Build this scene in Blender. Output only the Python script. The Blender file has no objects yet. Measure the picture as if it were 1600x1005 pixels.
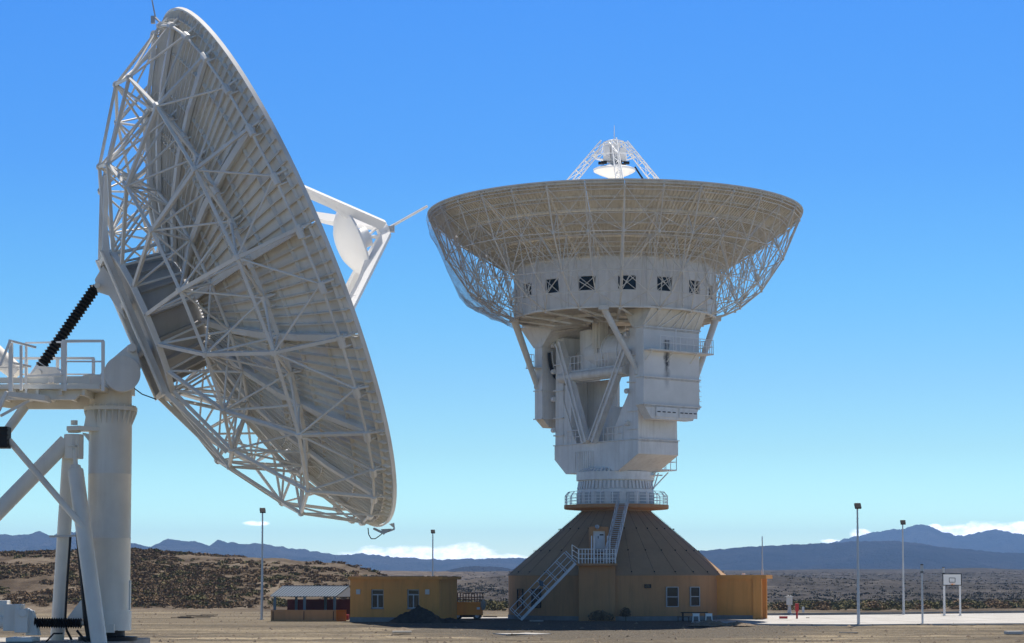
import bpy, math, random
import numpy as np
from mathutils import Vector, Matrix, noise
random.seed(7)
R_ = math.radians
PI = math.pi
C = bpy.context.scene.collection

# ------------------------------------------------------------------ camera
F, PIT, YH = 3200.0, R_(3.5), 906.0
CY = YH - F * math.tan(PIT)
CAM = Vector((0, 0, 3.6))
def at(px, py, Y):
    u = (px - 800) / F; v = (CY - py) / F
    d = Vector((u, math.cos(PIT) - v * math.sin(PIT), math.sin(PIT) + v * math.cos(PIT)))
    return CAM + d * (Y / d.y)
def gy(py):                     # depth of flat ground at an image row
    return F * 3.6 / (py - YH)
def dip(Y):                     # the gravel in front of the site lies a little lower
    t = min(1, max(0, (Y - 146) / 24)); return -.45 * (1 - t * t * (3 - 2 * t))
def gp(px, py, z=0.0):
    Y = gy(py)
    for _ in range(8): Y = F * (3.6 - dip(Y)) / (py - YH)
    p = at(px, py, Y); return Vector((p.x, p.y, z + dip(Y)))
cd = bpy.data.cameras.new('camera'); cam = bpy.data.objects.new('camera', cd); C.objects.link(cam)
cam.location = CAM; cam.rotation_euler = (PI / 2 + PIT, 0, 0)
cd.sensor_width = 36; cd.lens = F / 1600 * 36
cd.shift_y = (CY - 502.5) / 1600
cd.clip_start = 0.5; cd.clip_end = 60000
bpy.context.scene.camera = cam

# ------------------------------------------------------------------ node helpers
def mat(name):
    m = bpy.data.materials.new(name); m.use_nodes = True
    return m, m.node_tree.nodes, m.node_tree.links, m.node_tree.nodes['Principled BSDF']
def noise_tex(n, l, scale, vec=None, detail=6, rough=.6):
    t = n.new('ShaderNodeTexNoise'); t.inputs['Scale'].default_value = scale
    t.inputs['Detail'].default_value = detail; t.inputs['Roughness'].default_value = rough
    if vec is not None: l.new(vec, t.inputs['Vector'])
    return t.outputs['Fac']
def mapping(n, l, vec, s):
    mp = n.new('ShaderNodeMapping'); mp.inputs['Scale'].default_value = s
    l.new(vec, mp.inputs['Vector']); return mp.outputs['Vector']
def ramp(n, l, fac, stops):
    r = n.new('ShaderNodeValToRGB'); e = r.color_ramp.elements
    while len(e) < len(stops): e.new(.5)
    for el, (p, c) in zip(e, stops):
        el.position = p; el.color = (*c, 1) if not isinstance(c, (int, float)) else (c, c, c, 1)
    l.new(fac, r.inputs['Fac']); return r.outputs['Color']
def mix(n, l, fac, a, b, mode='MIX'):
    m = n.new('ShaderNodeMix'); m.data_type = 'RGBA'; m.blend_type = mode
    if isinstance(fac, (int, float)): m.inputs[0].default_value = fac
    else: l.new(fac, m.inputs[0])
    for k, x in ((6, a), (7, b)):
        if isinstance(x, tuple): m.inputs[k].default_value = (*x, 1)
        else: l.new(x, m.inputs[k])
    return m.outputs[2]
def math_(n, l, op, a, b=None, clamp=False):
    m = n.new('ShaderNodeMath'); m.operation = op; m.use_clamp = clamp
    for k, x in ((0, a), (1, b)):
        if x is None: continue
        if isinstance(x, (int, float)): m.inputs[k].default_value = x
        else: l.new(x, m.inputs[k])
    return m.outputs[0]
def bump(n, l, b, h, strength=.3, dist=.05):
    bn = n.new('ShaderNodeBump'); bn.inputs['Strength'].default_value = strength
    bn.inputs['Distance'].default_value = dist
    l.new(h, bn.inputs['Height']); l.new(bn.outputs['Normal'], b.inputs['Normal'])
def pos(n): return n.new('ShaderNodeNewGeometry').outputs['Position']

def paint(name, col, rough=.45, var=.12, scale=1.2, dirt=None, amount=.35, streak=True, metal=0.0, bmp=0.0, spec=.4):
    m, n, l, b = mat(name); p = pos(n)
    big = noise_tex(n, l, scale, p)
    lo = tuple(c * (1 - var) for c in col); hi = tuple(min(.85, c * (1 + var * .6)) for c in col)
    c1 = ramp(n, l, big, [(.3, lo), (.7, hi)])
    if dirt:
        v = mapping(n, l, p, (2.2, 2.2, .22)) if streak else p
        s = noise_tex(n, l, 1.0 if streak else scale * 2.5, v, 8, .65)
        f = ramp(n, l, s, [(.48, 0.0), (.75, amount)])
        c1 = mix(n, l, f, c1, dirt)
    l.new(c1, b.inputs['Base Color'])
    b.inputs['Roughness'].default_value = rough; b.inputs['Metallic'].default_value = metal
    b.inputs['Specular IOR Level'].default_value = spec
    if bmp: bump(n, l, b, noise_tex(n, l, 14, p), bmp, .03)
    return m

M = {}
M['white'] = paint('white paint', (.78, .77, .74), dirt=(.42, .36, .28), amount=.30)
M['cleanwhite'] = paint('clean white paint', (.85, .85, .85), var=.04, rough=.4)
M['panel'] = paint('cream panel paint', (.80, .775, .72), dirt=(.44, .37, .28), amount=.35, scale=.8, rough=.55)
M['truss'] = paint('truss paint', (.80, .785, .75), dirt=(.44, .36, .27), amount=.28, scale=.9)
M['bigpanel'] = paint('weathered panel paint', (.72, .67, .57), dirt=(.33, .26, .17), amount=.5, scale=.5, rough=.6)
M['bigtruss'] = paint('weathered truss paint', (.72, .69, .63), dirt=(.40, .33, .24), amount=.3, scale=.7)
M['grey'] = paint('grey white steel paint', (.79, .765, .72), dirt=(.42, .35, .27), amount=.35, scale=.5)
M['hub'] = paint('shaded hub paint', (.50, .48, .45), dirt=(.3, .26, .2), amount=.4, scale=.9)  # darker than the truss paint: the hub's deep shade put into the colour
M['column'] = paint('column paint', (.80, .765, .69), dirt=(.44, .36, .27), amount=.30, scale=.9)
M['rail'] = paint('railing paint', (.80, .79, .77), var=.05)
M['stair'] = paint('stair paint', (.52, .54, .57))
M['steel'] = paint('galvanised steel', (.42, .43, .44), rough=.45, metal=.3)
M['polesteel'] = paint('pole steel', (.55, .56, .57), rough=.45, metal=.2)
M['rubber'] = paint('black rubber', (.012, .012, .013), rough=.6, var=.2)
M['dark'] = paint('dark metal', (.02, .02, .022), rough=.5, spec=.2)
M['tan'] = paint('ochre stucco', (.46, .245, .115), rough=.9, var=.10, scale=.35, dirt=(.24, .15, .085), amount=.55, bmp=.15, spec=.15)
M['yellow'] = paint('golden stucco', (.66, .30, .085), rough=.9, var=.08, scale=.5, dirt=(.38, .19, .06), amount=.5, bmp=.15, spec=.15)
M['cone'] = paint('cone roof membrane', (.36, .24, .145), rough=.85, var=.10, scale=.4, dirt=(.18, .135, .095), amount=.3, spec=.15)
M['plinth'] = paint('grey plinth', (.22, .21, .20), rough=.9, var=.2)
M['concrete'] = paint('pale concrete', (.50, .485, .46), rough=.85, var=.10, scale=.35, dirt=(.42, .38, .33), amount=.35, streak=False, spec=.2)
M['oldconc'] = paint('dull concrete', (.36, .34, .31), rough=.9, var=.2, scale=.8, dirt=(.2, .17, .14), amount=.4, streak=False, spec=.2)
M['bluemetal'] = paint('blue grey sheet metal', (.055, .085, .125), rough=.6, var=.08)
M['bluepost'] = paint('blue grey post', (.10, .15, .19), rough=.5)
M['maroon'] = paint('maroon board', (.13, .022, .018), rough=.7, var=.25)
M['orange'] = paint('orange paint', (.92, .30, .025), rough=.45, var=.1, dirt=(.3, .1, .02), amount=.3)
M['rust'] = paint('rusty mesh steel', (.26, .12, .06), rough=.8, var=.25)
M['red'] = paint('red paint', (.42, .022, .02), rough=.4, var=.08)
M['glass'] = paint('dark window glass', (.018, .02, .022), rough=.08, var=.1, spec=.25)
M['frame'] = paint('dull window frame', (.40, .42, .44))
M['pvc'] = paint('window frame white', (.70, .71, .72), rough=.4, var=.04)
M['board'] = paint('white backboard', (.80, .80, .78), rough=.5, var=.04)
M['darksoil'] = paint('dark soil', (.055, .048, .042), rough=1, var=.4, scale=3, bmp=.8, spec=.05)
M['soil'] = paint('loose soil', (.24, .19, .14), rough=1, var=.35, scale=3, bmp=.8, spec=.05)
M['wood'] = paint('weathered wood', (.10, .075, .05), rough=.9, var=.3, scale=4)
M['lamp'] = paint('lamp glass', (.015, .015, .018), rough=.4, spec=.15)
m, n, l, b = mat('jointed concrete'); p = pos(n)
br_ = n.new('ShaderNodeTexBrick'); br_.inputs['Scale'].default_value = .25; br_.inputs['Mortar Size'].default_value = .012; br_.offset = 0.0
br_.inputs['Color1'].default_value = (1, 1, 1, 1); br_.inputs['Color2'].default_value = (.9, .9, .9, 1); br_.inputs['Mortar'].default_value = (.45, .43, .4, 1); br_.inputs['Brick Width'].default_value = 1.2; br_.inputs['Row Height'].default_value = .9
l.new(p, br_.inputs['Vector'])
cc_ = ramp(n, l, noise_tex(n, l, .3, p, 8, .7), [(.35, (.36, .345, .32)), (.6, (.47, .455, .43))])
l.new(mix(n, l, 1.0, cc_, br_.outputs['Color'], 'MULTIPLY'), b.inputs['Base Color']); b.inputs['Roughness'].default_value = .9; b.inputs['Specular IOR Level'].default_value = .15
M['court'] = m
def leaf(name, col):
    m, n, l, b = mat(name)
    oi = n.new('ShaderNodeObjectInfo'); p = pos(n)
    f = noise_tex(n, l, 1.4, p, 4)
    c = ramp(n, l, f, [(.3, tuple(x * .55 for x in col)), (.7, tuple(x * 1.5 for x in col))])
    l.new(c, b.inputs['Base Color']); b.inputs['Roughness'].default_value = .9
    b.inputs['Specular IOR Level'].default_value = .1
    return m
M['scrub'] = leaf('dry brown scrub leaves', (.18, .125, .075))
M['scrubgreen'] = leaf('olive scrub leaves', (.135, .122, .058))
M['scrubfar'] = leaf('dark plain scrub leaves', (.10, .09, .07))

# netting: thin grey mesh cloth
m, n, l, b = mat('fine grey netting')
p = pos(n); tr = n.new('ShaderNodeBsdfTransparent'); ms = n.new('ShaderNodeMixShader')
f = noise_tex(n, l, 1.1, p, 5); fr = ramp(n, l, f, [(.35, .2), (.7, .5)])
l.new(fr, ms.inputs[0]); l.new(tr.outputs[0], ms.inputs[1]); l.new(b.outputs[0], ms.inputs[2])
b.inputs['Base Color'].default_value = (.42, .40, .40, 1); b.inputs['Roughness'].default_value = .9
l.new(ms.outputs[0], n['Material Output'].inputs['Surface']); M['net'] = m

# stained white plate of the counterweight (oil streak running down from the drain below the walkway)
def stained(name, centre, du):
    m, n, l, b = mat(name); p = pos(n)
    base = ramp(n, l, noise_tex(n, l, .5, p), [(.3, (.68, .66, .615)), (.7, (.80, .775, .73))])
    sp = n.new('ShaderNodeVectorMath'); sp.operation = 'SUBTRACT'; l.new(p, sp.inputs[0]); sp.inputs[1].default_value = centre
    dt = n.new('ShaderNodeVectorMath'); dt.operation = 'DOT_PRODUCT'; l.new(sp.outputs[0], dt.inputs[0]); dt.inputs[1].default_value = du
    wob = noise_tex(n, l, 1.6, p, 8, .75)
    off = math_(n, l, 'ADD', dt.outputs['Value'], math_(n, l, 'MULTIPLY', math_(n, l, 'SUBTRACT', wob, .5), .9))
    ax = math_(n, l, 'ABSOLUTE', off)
    w = math_(n, l, 'SUBTRACT', 1.0, math_(n, l, 'DIVIDE', ax, .42), True)
    z = n.new('ShaderNodeSeparateXYZ'); l.new(sp.outputs[0], z.inputs[0])
    zz = math_(n, l, 'MULTIPLY', z.outputs[2], -.34)
    up = math_(n, l, 'LESS_THAN', z.outputs[2], 1.0)
    fade = math_(n, l, 'SUBTRACT', 1.25, zz, True)
    f = math_(n, l, 'MULTIPLY', math_(n, l, 'MULTIPLY', w, fade), up)
    f = math_(n, l, 'MULTIPLY', f, math_(n, l, 'MULTIPLY', noise_tex(n, l, 3.5, p, 8, .8), 2.2), True)
    c = mix(n, l, f, base, (.035, .026, .02))
    l.new(c, b.inputs['Base Color']); b.inputs['Roughness'].default_value = .5
    return m

# ------------------------------------------------------------------ mesh builder
class MB:
    def __init__(s): s.v = []; s.f = []
    def add(s, vs, fs):
        o = len(s.v); s.v.extend([tuple(v) for v in vs]); s.f.extend([tuple(i + o for i in f) for f in fs]); return s
    def box(s, c, size, rz=0.0, mtx=None):
        x, y, z = size[0] / 2, size[1] / 2, size[2] / 2
        vs = [Vector((a * x, b_ * y, c_ * z)) for c_ in (-1, 1) for a, b_ in ((-1, -1), (1, -1), (1, 1), (-1, 1))]
        r = mtx if mtx is not None else Matrix.Rotation(rz, 3, 'Z')
        c = Vector(c)
        return s.add([r @ v + c for v in vs], [(3, 2, 1, 0), (4, 5, 6, 7), (0, 1, 5, 4), (1, 2, 6, 5), (2, 3, 7, 6), (3, 0, 4, 7)])
    def tube(s, a, b, r0, r1=None, k=6, cap=True):
        a, b = Vector(a), Vector(b); r1 = r0 if r1 is None else r1
        d = (b - a)
        if d.length < 1e-6: return s
        d.normalize(); up = Vector((0, 0, 1)) if abs(d.z) < .95 else Vector((1, 0, 0))
        x = d.cross(up).normalized(); y = d.cross(x)
        vs = []
        for p_, r in ((a, r0), (b, r1)):
            for i in range(k):
                t = 2 * PI * (i + .5) / k; vs.append(p_ + (x * math.cos(t) + y * math.sin(t)) * r)
        fs = [(i, (i + 1) % k, k + (i + 1) % k, k + i) for i in range(k)]
        if cap: fs += [tuple(range(k))[::-1], tuple(range(k, 2 * k))]
        return s.add(vs, fs)
    def path(s, pts, r, k=6):
        for a, b in zip(pts[:-1], pts[1:]): s.tube(a, b, r, r, k)
        return s
    def beam(s, a, b, w, h, up=(0, 0, 1)):
        a, b, up = Vector(a), Vector(b), Vector(up); d = (b - a).normalized()
        x = d.cross(up)
        if x.length < 1e-3: x = d.cross(Vector((0, 1, 0)))
        x.normalize(); y = x.cross(d)
        vs = [p_ + x * (i * w / 2) + y * (j * h / 2) for p_ in (a, b) for i, j in ((-1, -1), (1, -1), (1, 1), (-1, 1))]
        return s.add(vs, [(0, 1, 2, 3)[::-1], (4, 5, 6, 7), (0, 1, 5, 4), (1, 2, 6, 5), (2, 3, 7, 6), (3, 0, 4, 7)])
    def lathe(s, o, prof, k=32, ax=((1, 0, 0), (0, 1, 0), (0, 0, 1)), cap0=False, cap1=False, a0=0.0, a1=2 * PI):
        o = Vector(o); X, Y, Z = (Vector(q) for q in ax); full = abs(a1 - a0 - 2 * PI) < 1e-6
        kk = k if full else k + 1; vs = []
        for r, z in prof:
            for i in range(kk):
                t = a0 + (a1 - a0) * i / k; vs.append(o + (X * math.cos(t) + Y * math.sin(t)) * r + Z * z)
        fs = []
        for j in range(len(prof) - 1):
            for i in range(k):
                i2 = (i + 1) % kk
                fs.append((j * kk + i, j * kk + i2, (j + 1) * kk + i2, (j + 1) * kk + i))
        if cap0: fs.append(tuple(range(kk))[::-1])
        if cap1: fs.append(tuple(range((len(prof) - 1) * kk, len(prof) * kk)))
        return s.add(vs, fs)
    def prism(s, poly, d):
        d = Vector(d); k = len(poly); poly = [Vector(q) for q in poly]
        vs = poly + [q + d for q in poly]
        return s.add(vs, [tuple(range(k)), tuple(range(k, 2 * k))[::-1]] + [(i, k + i, k + (i + 1) % k, (i + 1) % k) for i in range(k)])
    def build(s, name, material, parent=None, loc=None, smooth=False, bevel=0.0, fix=True):
        me = bpy.data.meshes.new(name)
        o = bpy.data.objects.new(name, me); C.objects.link(o)
        off = Vector((0, 0, 0))
        if parent is not None:
            o.parent = parent; off = Vector(WL[parent.name])
        elif loc is not None:
            off = Vector(loc); o.location = off
        WL[o.name] = tuple(off)
        me.from_pydata([(v[0] - off.x, v[1] - off.y, v[2] - off.z) for v in s.v], [], s.f); me.update()
        if fix:
            import bmesh
            bm = bmesh.new(); bm.from_mesh(me); bmesh.ops.recalc_face_normals(bm, faces=bm.faces); bm.to_mesh(me); bm.free()
        me.materials.append(material if not isinstance(material, str) else M[material])
        if smooth:
            for p_ in me.polygons: p_.use_smooth = True
            try:
                me.set_sharp_from_angle(angle=R_(40))
            except Exception: pass
        if bevel:
            bv = o.modifiers.new('bevel', 'BEVEL'); bv.width = bevel; bv.segments = 2; bv.limit_method = 'ANGLE'; bv.angle_limit = R_(40)
        return o
WL = {}
def thing(name, label, cat, loc, group=None):
    o = bpy.data.objects.new(name, None); C.objects.link(o); o.location = loc; WL[o.name] = tuple(loc)
    o['label'] = label; o['category'] = cat
    if group: o['group'] = group
    return o
def tag(o, label, cat, group=None):
    o['label'] = label; o['category'] = cat
    if group: o['group'] = group
    return o
def struct(o): o['kind'] = 'structure'; return o
def copy_tree(o, parent=None):
    c = o.copy(); C.objects.link(c)
    if parent is not None: c.parent = parent
    for ch in list(o.children): copy_tree(ch, c)
    return c
def rot_z(a): return Matrix.Rotation(a, 3, 'Z')

# ------------------------------------------------------------------ world, sun
TINT = [(0.0, (0.756, 0.684, 0.421)), (0.115, (0.756, 0.684, 0.421)), (0.225, (0.683, 0.55, 0.359)), (0.34, (0.633, 0.503, 0.37)), (0.5, (0.531, 0.481, 0.385)), (0.71, (0.446, 0.42, 0.405)), (0.97, (0.429, 0.41, 0.419))]
SUN = Vector((.15, .42, 1)).normalized()
EL = math.asin(SUN.z); AZ = math.atan2(SUN.x, SUN.y)
w = bpy.data.worlds.new('World'); bpy.context.scene.world = w; w.use_nodes = True
n, l = w.node_tree.nodes, w.node_tree.links
bg = n['Background']
sky = n.new('ShaderNodeTexSky'); sky.sky_type = 'NISHITA'; sky.sun_disc = False
sky.sun_elevation = EL; sky.sun_rotation = AZ; sky.altitude = 600; sky.air_density = 1.0; sky.dust_density = .2; sky.ozone_density = 2.0
tc = n.new('ShaderNodeTexCoord')
q_ = mapping(n, l, tc.outputs['Generated'], (1, 1, 1.5)); va = n.new('ShaderNodeVectorMath'); l.new(q_, va.inputs[0]); va.inputs[1].default_value = (0, 0, .03)
vn_ = n.new('ShaderNodeVectorMath'); vn_.operation = 'NORMALIZE'; l.new(va.outputs[0], vn_.inputs[0]); l.new(vn_.outputs[0], sky.inputs[0])
sp_ = n.new('ShaderNodeSeparateColor'); l.new(sky.outputs[0], sp_.inputs[0]); cb_ = n.new('ShaderNodeCombineColor')
for i_, (pw, k_) in enumerate(((1.8, 1.35), (1.12, 1.13), (.7, 1.3))):      # clear dry high plateau air: deeper blue than the default sky
    x_ = math_(n, l, 'POWER', math_(n, l, 'MULTIPLY', sp_.outputs[i_], .1), pw); l.new(math_(n, l, 'MULTIPLY', x_, k_ * 10), cb_.inputs[i_])
# clouds low over the ranges, by compass direction
sx = n.new('ShaderNodeSeparateXYZ'); l.new(tc.outputs['Generated'], sx.inputs[0])
azn = math_(n, l, 'DIVIDE', sx.outputs[0], sx.outputs[1]); eln = math_(n, l, 'DIVIDE', sx.outputs[2], sx.outputs[1])
cv = n.new('ShaderNodeCombineXYZ'); l.new(azn, cv.inputs[0]); l.new(eln, cv.inputs[1])
nz = noise_tex(n, l, 60, mapping(n, l, cv.outputs[0], (1, 2.2, 1)), 9, .62)
def cloud(px, py, wx, wy):
    a0, e0 = (px - 800) / F, (YH - py) / F
    a = math_(n, l, 'DIVIDE', math_(n, l, 'SUBTRACT', azn, a0), wx / F)
    e = math_(n, l, 'DIVIDE', math_(n, l, 'SUBTRACT', eln, e0), wy / F)
    r2 = math_(n, l, 'ADD', math_(n, l, 'MULTIPLY', a, a), math_(n, l, 'MULTIPLY', e, e))
    return math_(n, l, 'SUBTRACT', 1.0, r2)
cl = None
for c_ in [(625, 872, 95, 20), (725, 868, 60, 20), (712, 862, 30, 14), (775, 874, 70, 9), (400, 818, 24, 5), (1344, 838, 22, 12), (1300, 846, 22, 5), (1490, 836, 55, 18), (1540, 830, 40, 18), (1600, 832, 50, 20), (1462, 826, 16, 8), (1690, 838, 80, 22)]:
    v = cloud(*c_); cl = v if cl is None else math_(n, l, 'MAXIMUM', cl, v)
dens = math_(n, l, 'ADD', cl, math_(n, l, 'MULTIPLY', math_(n, l, 'SUBTRACT', nz, .5), 2.6))
front = math_(n, l, 'GREATER_THAN', sx.outputs[1], 0.2)
cf = math_(n, l, 'MULTIPLY', ramp(n, l, dens, [(.05, 0.0), (.55, .97)]), front)
upf = math_(n, l, 'MULTIPLY', math_(n, l, 'SUBTRACT', sx.outputs[2], .30), 3.5, True)
gr_ = ramp(n, l, math_(n, l, 'DIVIDE', sx.outputs[2], .28, True), TINT)
low_ = n.new('ShaderNodeVectorMath'); low_.operation = 'SCALE'; l.new(mix(n, l, 1.0, cb_.outputs[0], gr_, 'MULTIPLY'), low_.inputs[0]); low_.inputs['Scale'].default_value = 2.0
skyc = mix(n, l, upf, low_.outputs[0], mix(n, l, 1.0, sky.outputs[0], (.28, .26, .23), 'MULTIPLY'))
nz2 = noise_tex(n, l, 150, mapping(n, l, cv.outputs[0], (1, 1.8, 1)), 8, .6)
cwh = n.new('ShaderNodeVectorMath'); cwh.operation = 'SCALE'; cwh.inputs['Scale'].default_value = 19.0
l.new(ramp(n, l, nz2, [(.38, (.70, .78, .86)), (.56, (1, 1, 1))]), cwh.inputs[0])
cmx = mix(n, l, cf, skyc, cwh.outputs[0])
l.new(cmx, bg.inputs['Color']); bg.inputs['Strength'].default_value = .1

sl = bpy.data.lights.new('sun', 'SUN'); so = bpy.data.objects.new('sun', sl); C.objects.link(so)
sl.energy = 5.0; sl.angle = R_(.5); sl.color = (1, .94, .86)
so.rotation_euler = (-SUN).to_track_quat('-Z', 'Y').to_euler(); so.location = (0, 0, 80)

sc = bpy.context.scene
sc.view_settings.view_transform = 'Standard'; sc.view_settings.look = 'None'
sc.view_settings.exposure = 0.45; sc.view_settings.gamma = 1
sc.render.engine = 'CYCLES'
sc.cycles.max_bounces = 6; sc.cycles.diffuse_bounces = 4; sc.cycles.transparent_max_bounces = 12

# ================================================================== SMALL DISH (left)
DC = Vector((-5.8326, 49.994, 11.1214)); DN = Vector((.88390, .24023, .40126)).normalized()
DE = Vector((.26227, -.96499, 0)).normalized(); DT = DE.cross(DN) * (1 if DE.cross(DN).z > 0 else -1)
DR = 6.75
def dz(r): return (DR * DR - r * r) / 20.4          # depth of the skin behind the rim plane
def D(r, phi, d): return DC + (DT * math.cos(phi) + DE * math.sin(phi)) * r - DN * d
PH0 = R_(-1.7); ST = R_(22.5)
SD = thing('dish_antenna', 'tilted white dish antenna on a cylindrical column, seen from behind with its bare truss', 'dish antenna', (-9.6, 49.2, 2.15))

# reflector: rim band with 32 panels as sub-parts
mb = MB(); AXD = (DT, DE, -DN)
mb.lathe(DC, [(DR - .04, .0), (DR + .0, -.02), (DR + .01, .075), (DR - .03, .08), (DR - .04, 0)], 96, AXD)
refl = mb.build('reflector', 'white', SD, smooth=True)
def panel(k, r0, r1, nrib, circ, nm):
    mb = MB(); a0 = PH0 + k * ST; g = .012
    nr, na = 6, 6
    def P(r, t, off): return D(r, a0 + g / r + (ST - 2 * g / r) * t, dz(r) + off)
    for off in (0, .02):
        vs = [P(r0 + (r1 - r0) * i / nr, j / na, off) for i in range(nr + 1) for j in range(na + 1)]
        q = na + 1
        mb.add(vs, [(i * q + j, i * q + j + 1, (i + 1) * q + j + 1, (i + 1) * q + j) for i in range(nr) for j in range(na)])
    def fin(pts, h, tw):                       # thin standing rib with a flange
        for a, b in zip(pts[:-1], pts[1:]):
            ra, rb = a, b
            A0, B0 = P(ra[0], ra[1], .02), P(rb[0], rb[1], .02)
            A1, B1 = P(ra[0], ra[1], .02 + h * 1.45), P(rb[0], rb[1], .02 + h * 1.45)
            nv = (B0 - A0).cross(A1 - A0).normalized() * tw
            mb.add([A0 - nv, B0 - nv, B1 - nv, A1 - nv, A0 + nv, B0 + nv, B1 + nv, A1 + nv],
                   [(0, 1, 2, 3), (7, 6, 5, 4), (3, 2, 6, 7), (0, 3, 7, 4), (1, 5, 6, 2)])
            fl = nv.normalized() * .025
            mb.add([A1, B1, B1 + fl, A1 + fl], [(0, 1, 2, 3)])
    N = 5
    for j in range(nrib + 1):
        t = .012 + .976 * j / nrib
        fin([(r0 + (r1 - r0) * i / N, t) for i in range(N + 1)], .062, .006)
    for r in circ:
        fin([(r, i / 6) for i in range(7)], .055, .008)
    o = mb.build('panel', 'panel', refl, fix=False); o.data.materials.append(M['white'])
    for q in range(36): o.data.polygons[q].material_index = 1
for k in range(16):
    panel(k, 4.13, 6.70, 9, (4.2, 5.05, 5.85, 6.55), 'outer')
    panel(k, 1.25, 4.10, 6, (1.4, 2.3, 3.2, 4.0), 'inner')

R1, D1, R2, D2, R3, D3 = 5.676, 1.76, 3.95, 2.92, 1.9, 3.55
RA, RB, RM = 4.75, 2.95, 6.48
def n_rim(k): return D(RM, PH0 + k * ST, dz(RM) + .26)
def n_1(k): return D(R1, PH0 + k * ST, D1)
def n_2(k): return D(R2, PH0 + k * ST, D2)
def n_3(k): return D(R3, PH0 + k * ST, D3)
def n_A(k): return D(RA, PH0 + k * ST, dz(RA) + .24)
def n_B(k): return D(RB, PH0 + k * ST, dz(RB) + .24)
def n_C(k): return D(R3 - .2, PH0 + k * ST, dz(R3 - .2) + .24)
for k in range(16):
    mb = MB(); up = D(1, PH0 + k * ST + PI / 2, 0) - DC
    rt = dict(up=tuple(up))
    mb.beam(n_rim(k), n_1(k), .066, .075, **rt); mb.beam(n_1(k), n_2(k), .075, .085, **rt); mb.beam(n_2(k), n_3(k), .075, .085, **rt)
    ch = [D(r, PH0 + k * ST, dz(r) + .2) for r in (1.5, 2.9, 4.1, 5.3, 6.5)]
    for a, b in zip(ch[:-1], ch[1:]): mb.beam(a, b, .09, .16, **rt)
    for a, b in ((n_1(k), n_A(k)), (n_2(k), n_A(k)), (n_2(k), n_B(k)), (n_3(k), n_B(k)), (n_3(k), n_C(k))):
        mb.tube(a, b, .030, k=8)
    # gusset plates
    for q in (n_1(k), n_2(k), n_rim(k)):
        mb.tube(q - up * .07, q + up * .055, .078, k=10)
    mb.build('radial_truss', 'truss', SD)
# tangential rings
for nm, fn, half, wdt in (('rim_ring', n_rim, True, .066), ('outer_ring', n_1, False, .066), ('middle_ring', n_2, False, .066), ('panel_ring', n_A, True, .085), ('inner_ring', n_B, False, .08), ('hub_ring', n_3, False, .13)):
    mb = MB(); st = .5 if half else 1
    k = 0
    while k < 16:
        a, b = fn(k), fn(k + st)
        if wdt < .06 or nm == 'rim_ring' or nm == 'inner_ring': mb.tube(a, b, wdt / 2, k=8)
        else: mb.beam(a, b, wdt, wdt, up=tuple(DN))
        k += st
    if nm in ('rim_ring', 'panel_ring'):        # panel adjusters: bracket, plates and studs at each node
        k = 0
        while k < 16:
            p0 = fn(k); rr, r_ = (RM, RM) if nm == 'rim_ring' else (RA, RA)
            s1 = D(rr + .12, PH0 + k * ST, dz(rr + .12) + .05); s2 = D(rr - .14, PH0 + k * ST, dz(rr - .14) + .05)
            mb.tube(p0, s1, .03, k=6); mb.tube(p0, s2, .03, k=6)
            tg = (D(1, PH0 + k * ST + PI / 2, 0) - DC)
            mb.tube(p0 - tg * .05, p0 + tg * .22, .085, k=8)
            for sgn in (-1, 1):
                mb.tube(p0 + tg * (.13 * sgn + .1), D(rr, PH0 + k * ST + (.13 * sgn + .1) / rr, dz(rr) + .04), .022, k=6)
            k += .5
    mb.build(nm, 'truss', SD)
# lattice bracing between radial trusses
mb = MB()
for k in range(16):
    for s in (-.5, .5):
        mb.tube(n_1(k), n_rim(k + s), .026, k=8)
        mb.tube(n_1(k), n_A(k + s), .034, k=8)
    for s in (-.5, .5): mb.tube(n_2(k), n_A(k + s), .026, k=8)
    mb.tube(n_2(k), n_B(k + 1), .026, k=8); mb.tube(n_2(k), n_B(k - 1), .026, k=8)
    mb.tube(n_A(k), n_B(k + .0), .03, k=6)
mb.build('lattice_bracing', 'truss', SD)
# hub drum with end frame
mb = MB()
mb.lathe(DC, [(1.2, 2.25), (1.38, 2.6), (1.45, 3.42), (1.8, 3.46), (1.8, 3.52), (.4, 3.56)], 32, AXD, cap1=True)
for k in range(16):
    a = PH0 + k * ST
    mb.beam(D(1.40, a, 2.4), D(1.50, a, 3.42), .05, .12, up=tuple(D(1, a, 0) - DC))
mb.build('hub', 'hub', SD, smooth=True)
# spine frame across the hub, carrying the jack arm and the elevation pivots
mb = MB()
for s in (-.75, .75):
    a = DC + DE * s - DN * 3.72
    mb.beam(a + DT * 1.95, a - DT * 1.75, .08, .17, up=tuple(DN)); mb.beam(a + DT * 1.95 - DN * .09, a - DT * 1.75 - DN * .09, .15, .03, up=tuple(DN))
    mb.beam(a + DT * 1.9, a + DT * 3.55 + DN * .75, .10, .11, up=tuple(DN))
    mb.beam(a - DT * 1.7, a - DT * 3.6 + DN * .80, .10, .11, up=tuple(DN))
for q in (-1.7, -.6, .6, 1.8):
    mb.beam(DC - DE * .75 - DN * 3.72 + DT * q, DC + DE * .75 - DN * 3.72 + DT * q, .10, .16, up=tuple(DN))
for s in (-.75, .75):
    a = DC + DE * (s + .16) - DN * 3.80
    mb.tube(a + DT * 1.9, a - DT * 1.7, .035, k=6)
mb.build('spine_frame', 'truss', SD)
def S(px, py, dy=0.0): return at(px, py, 49.2 + dy)
mb = MB()                                       # jack lug with two cheek plates
for dy in (-.22, .22):
    mb.prism([S(148, 437, dy), S(161, 415, dy), S(180, 442, dy), S(196, 500, dy), S(170, 462, dy), S(152, 456, dy)], (0, .05, 0))
mb.tube(S(152, 446, -.4), S(152, 446, .4), .07, k=12)
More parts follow.
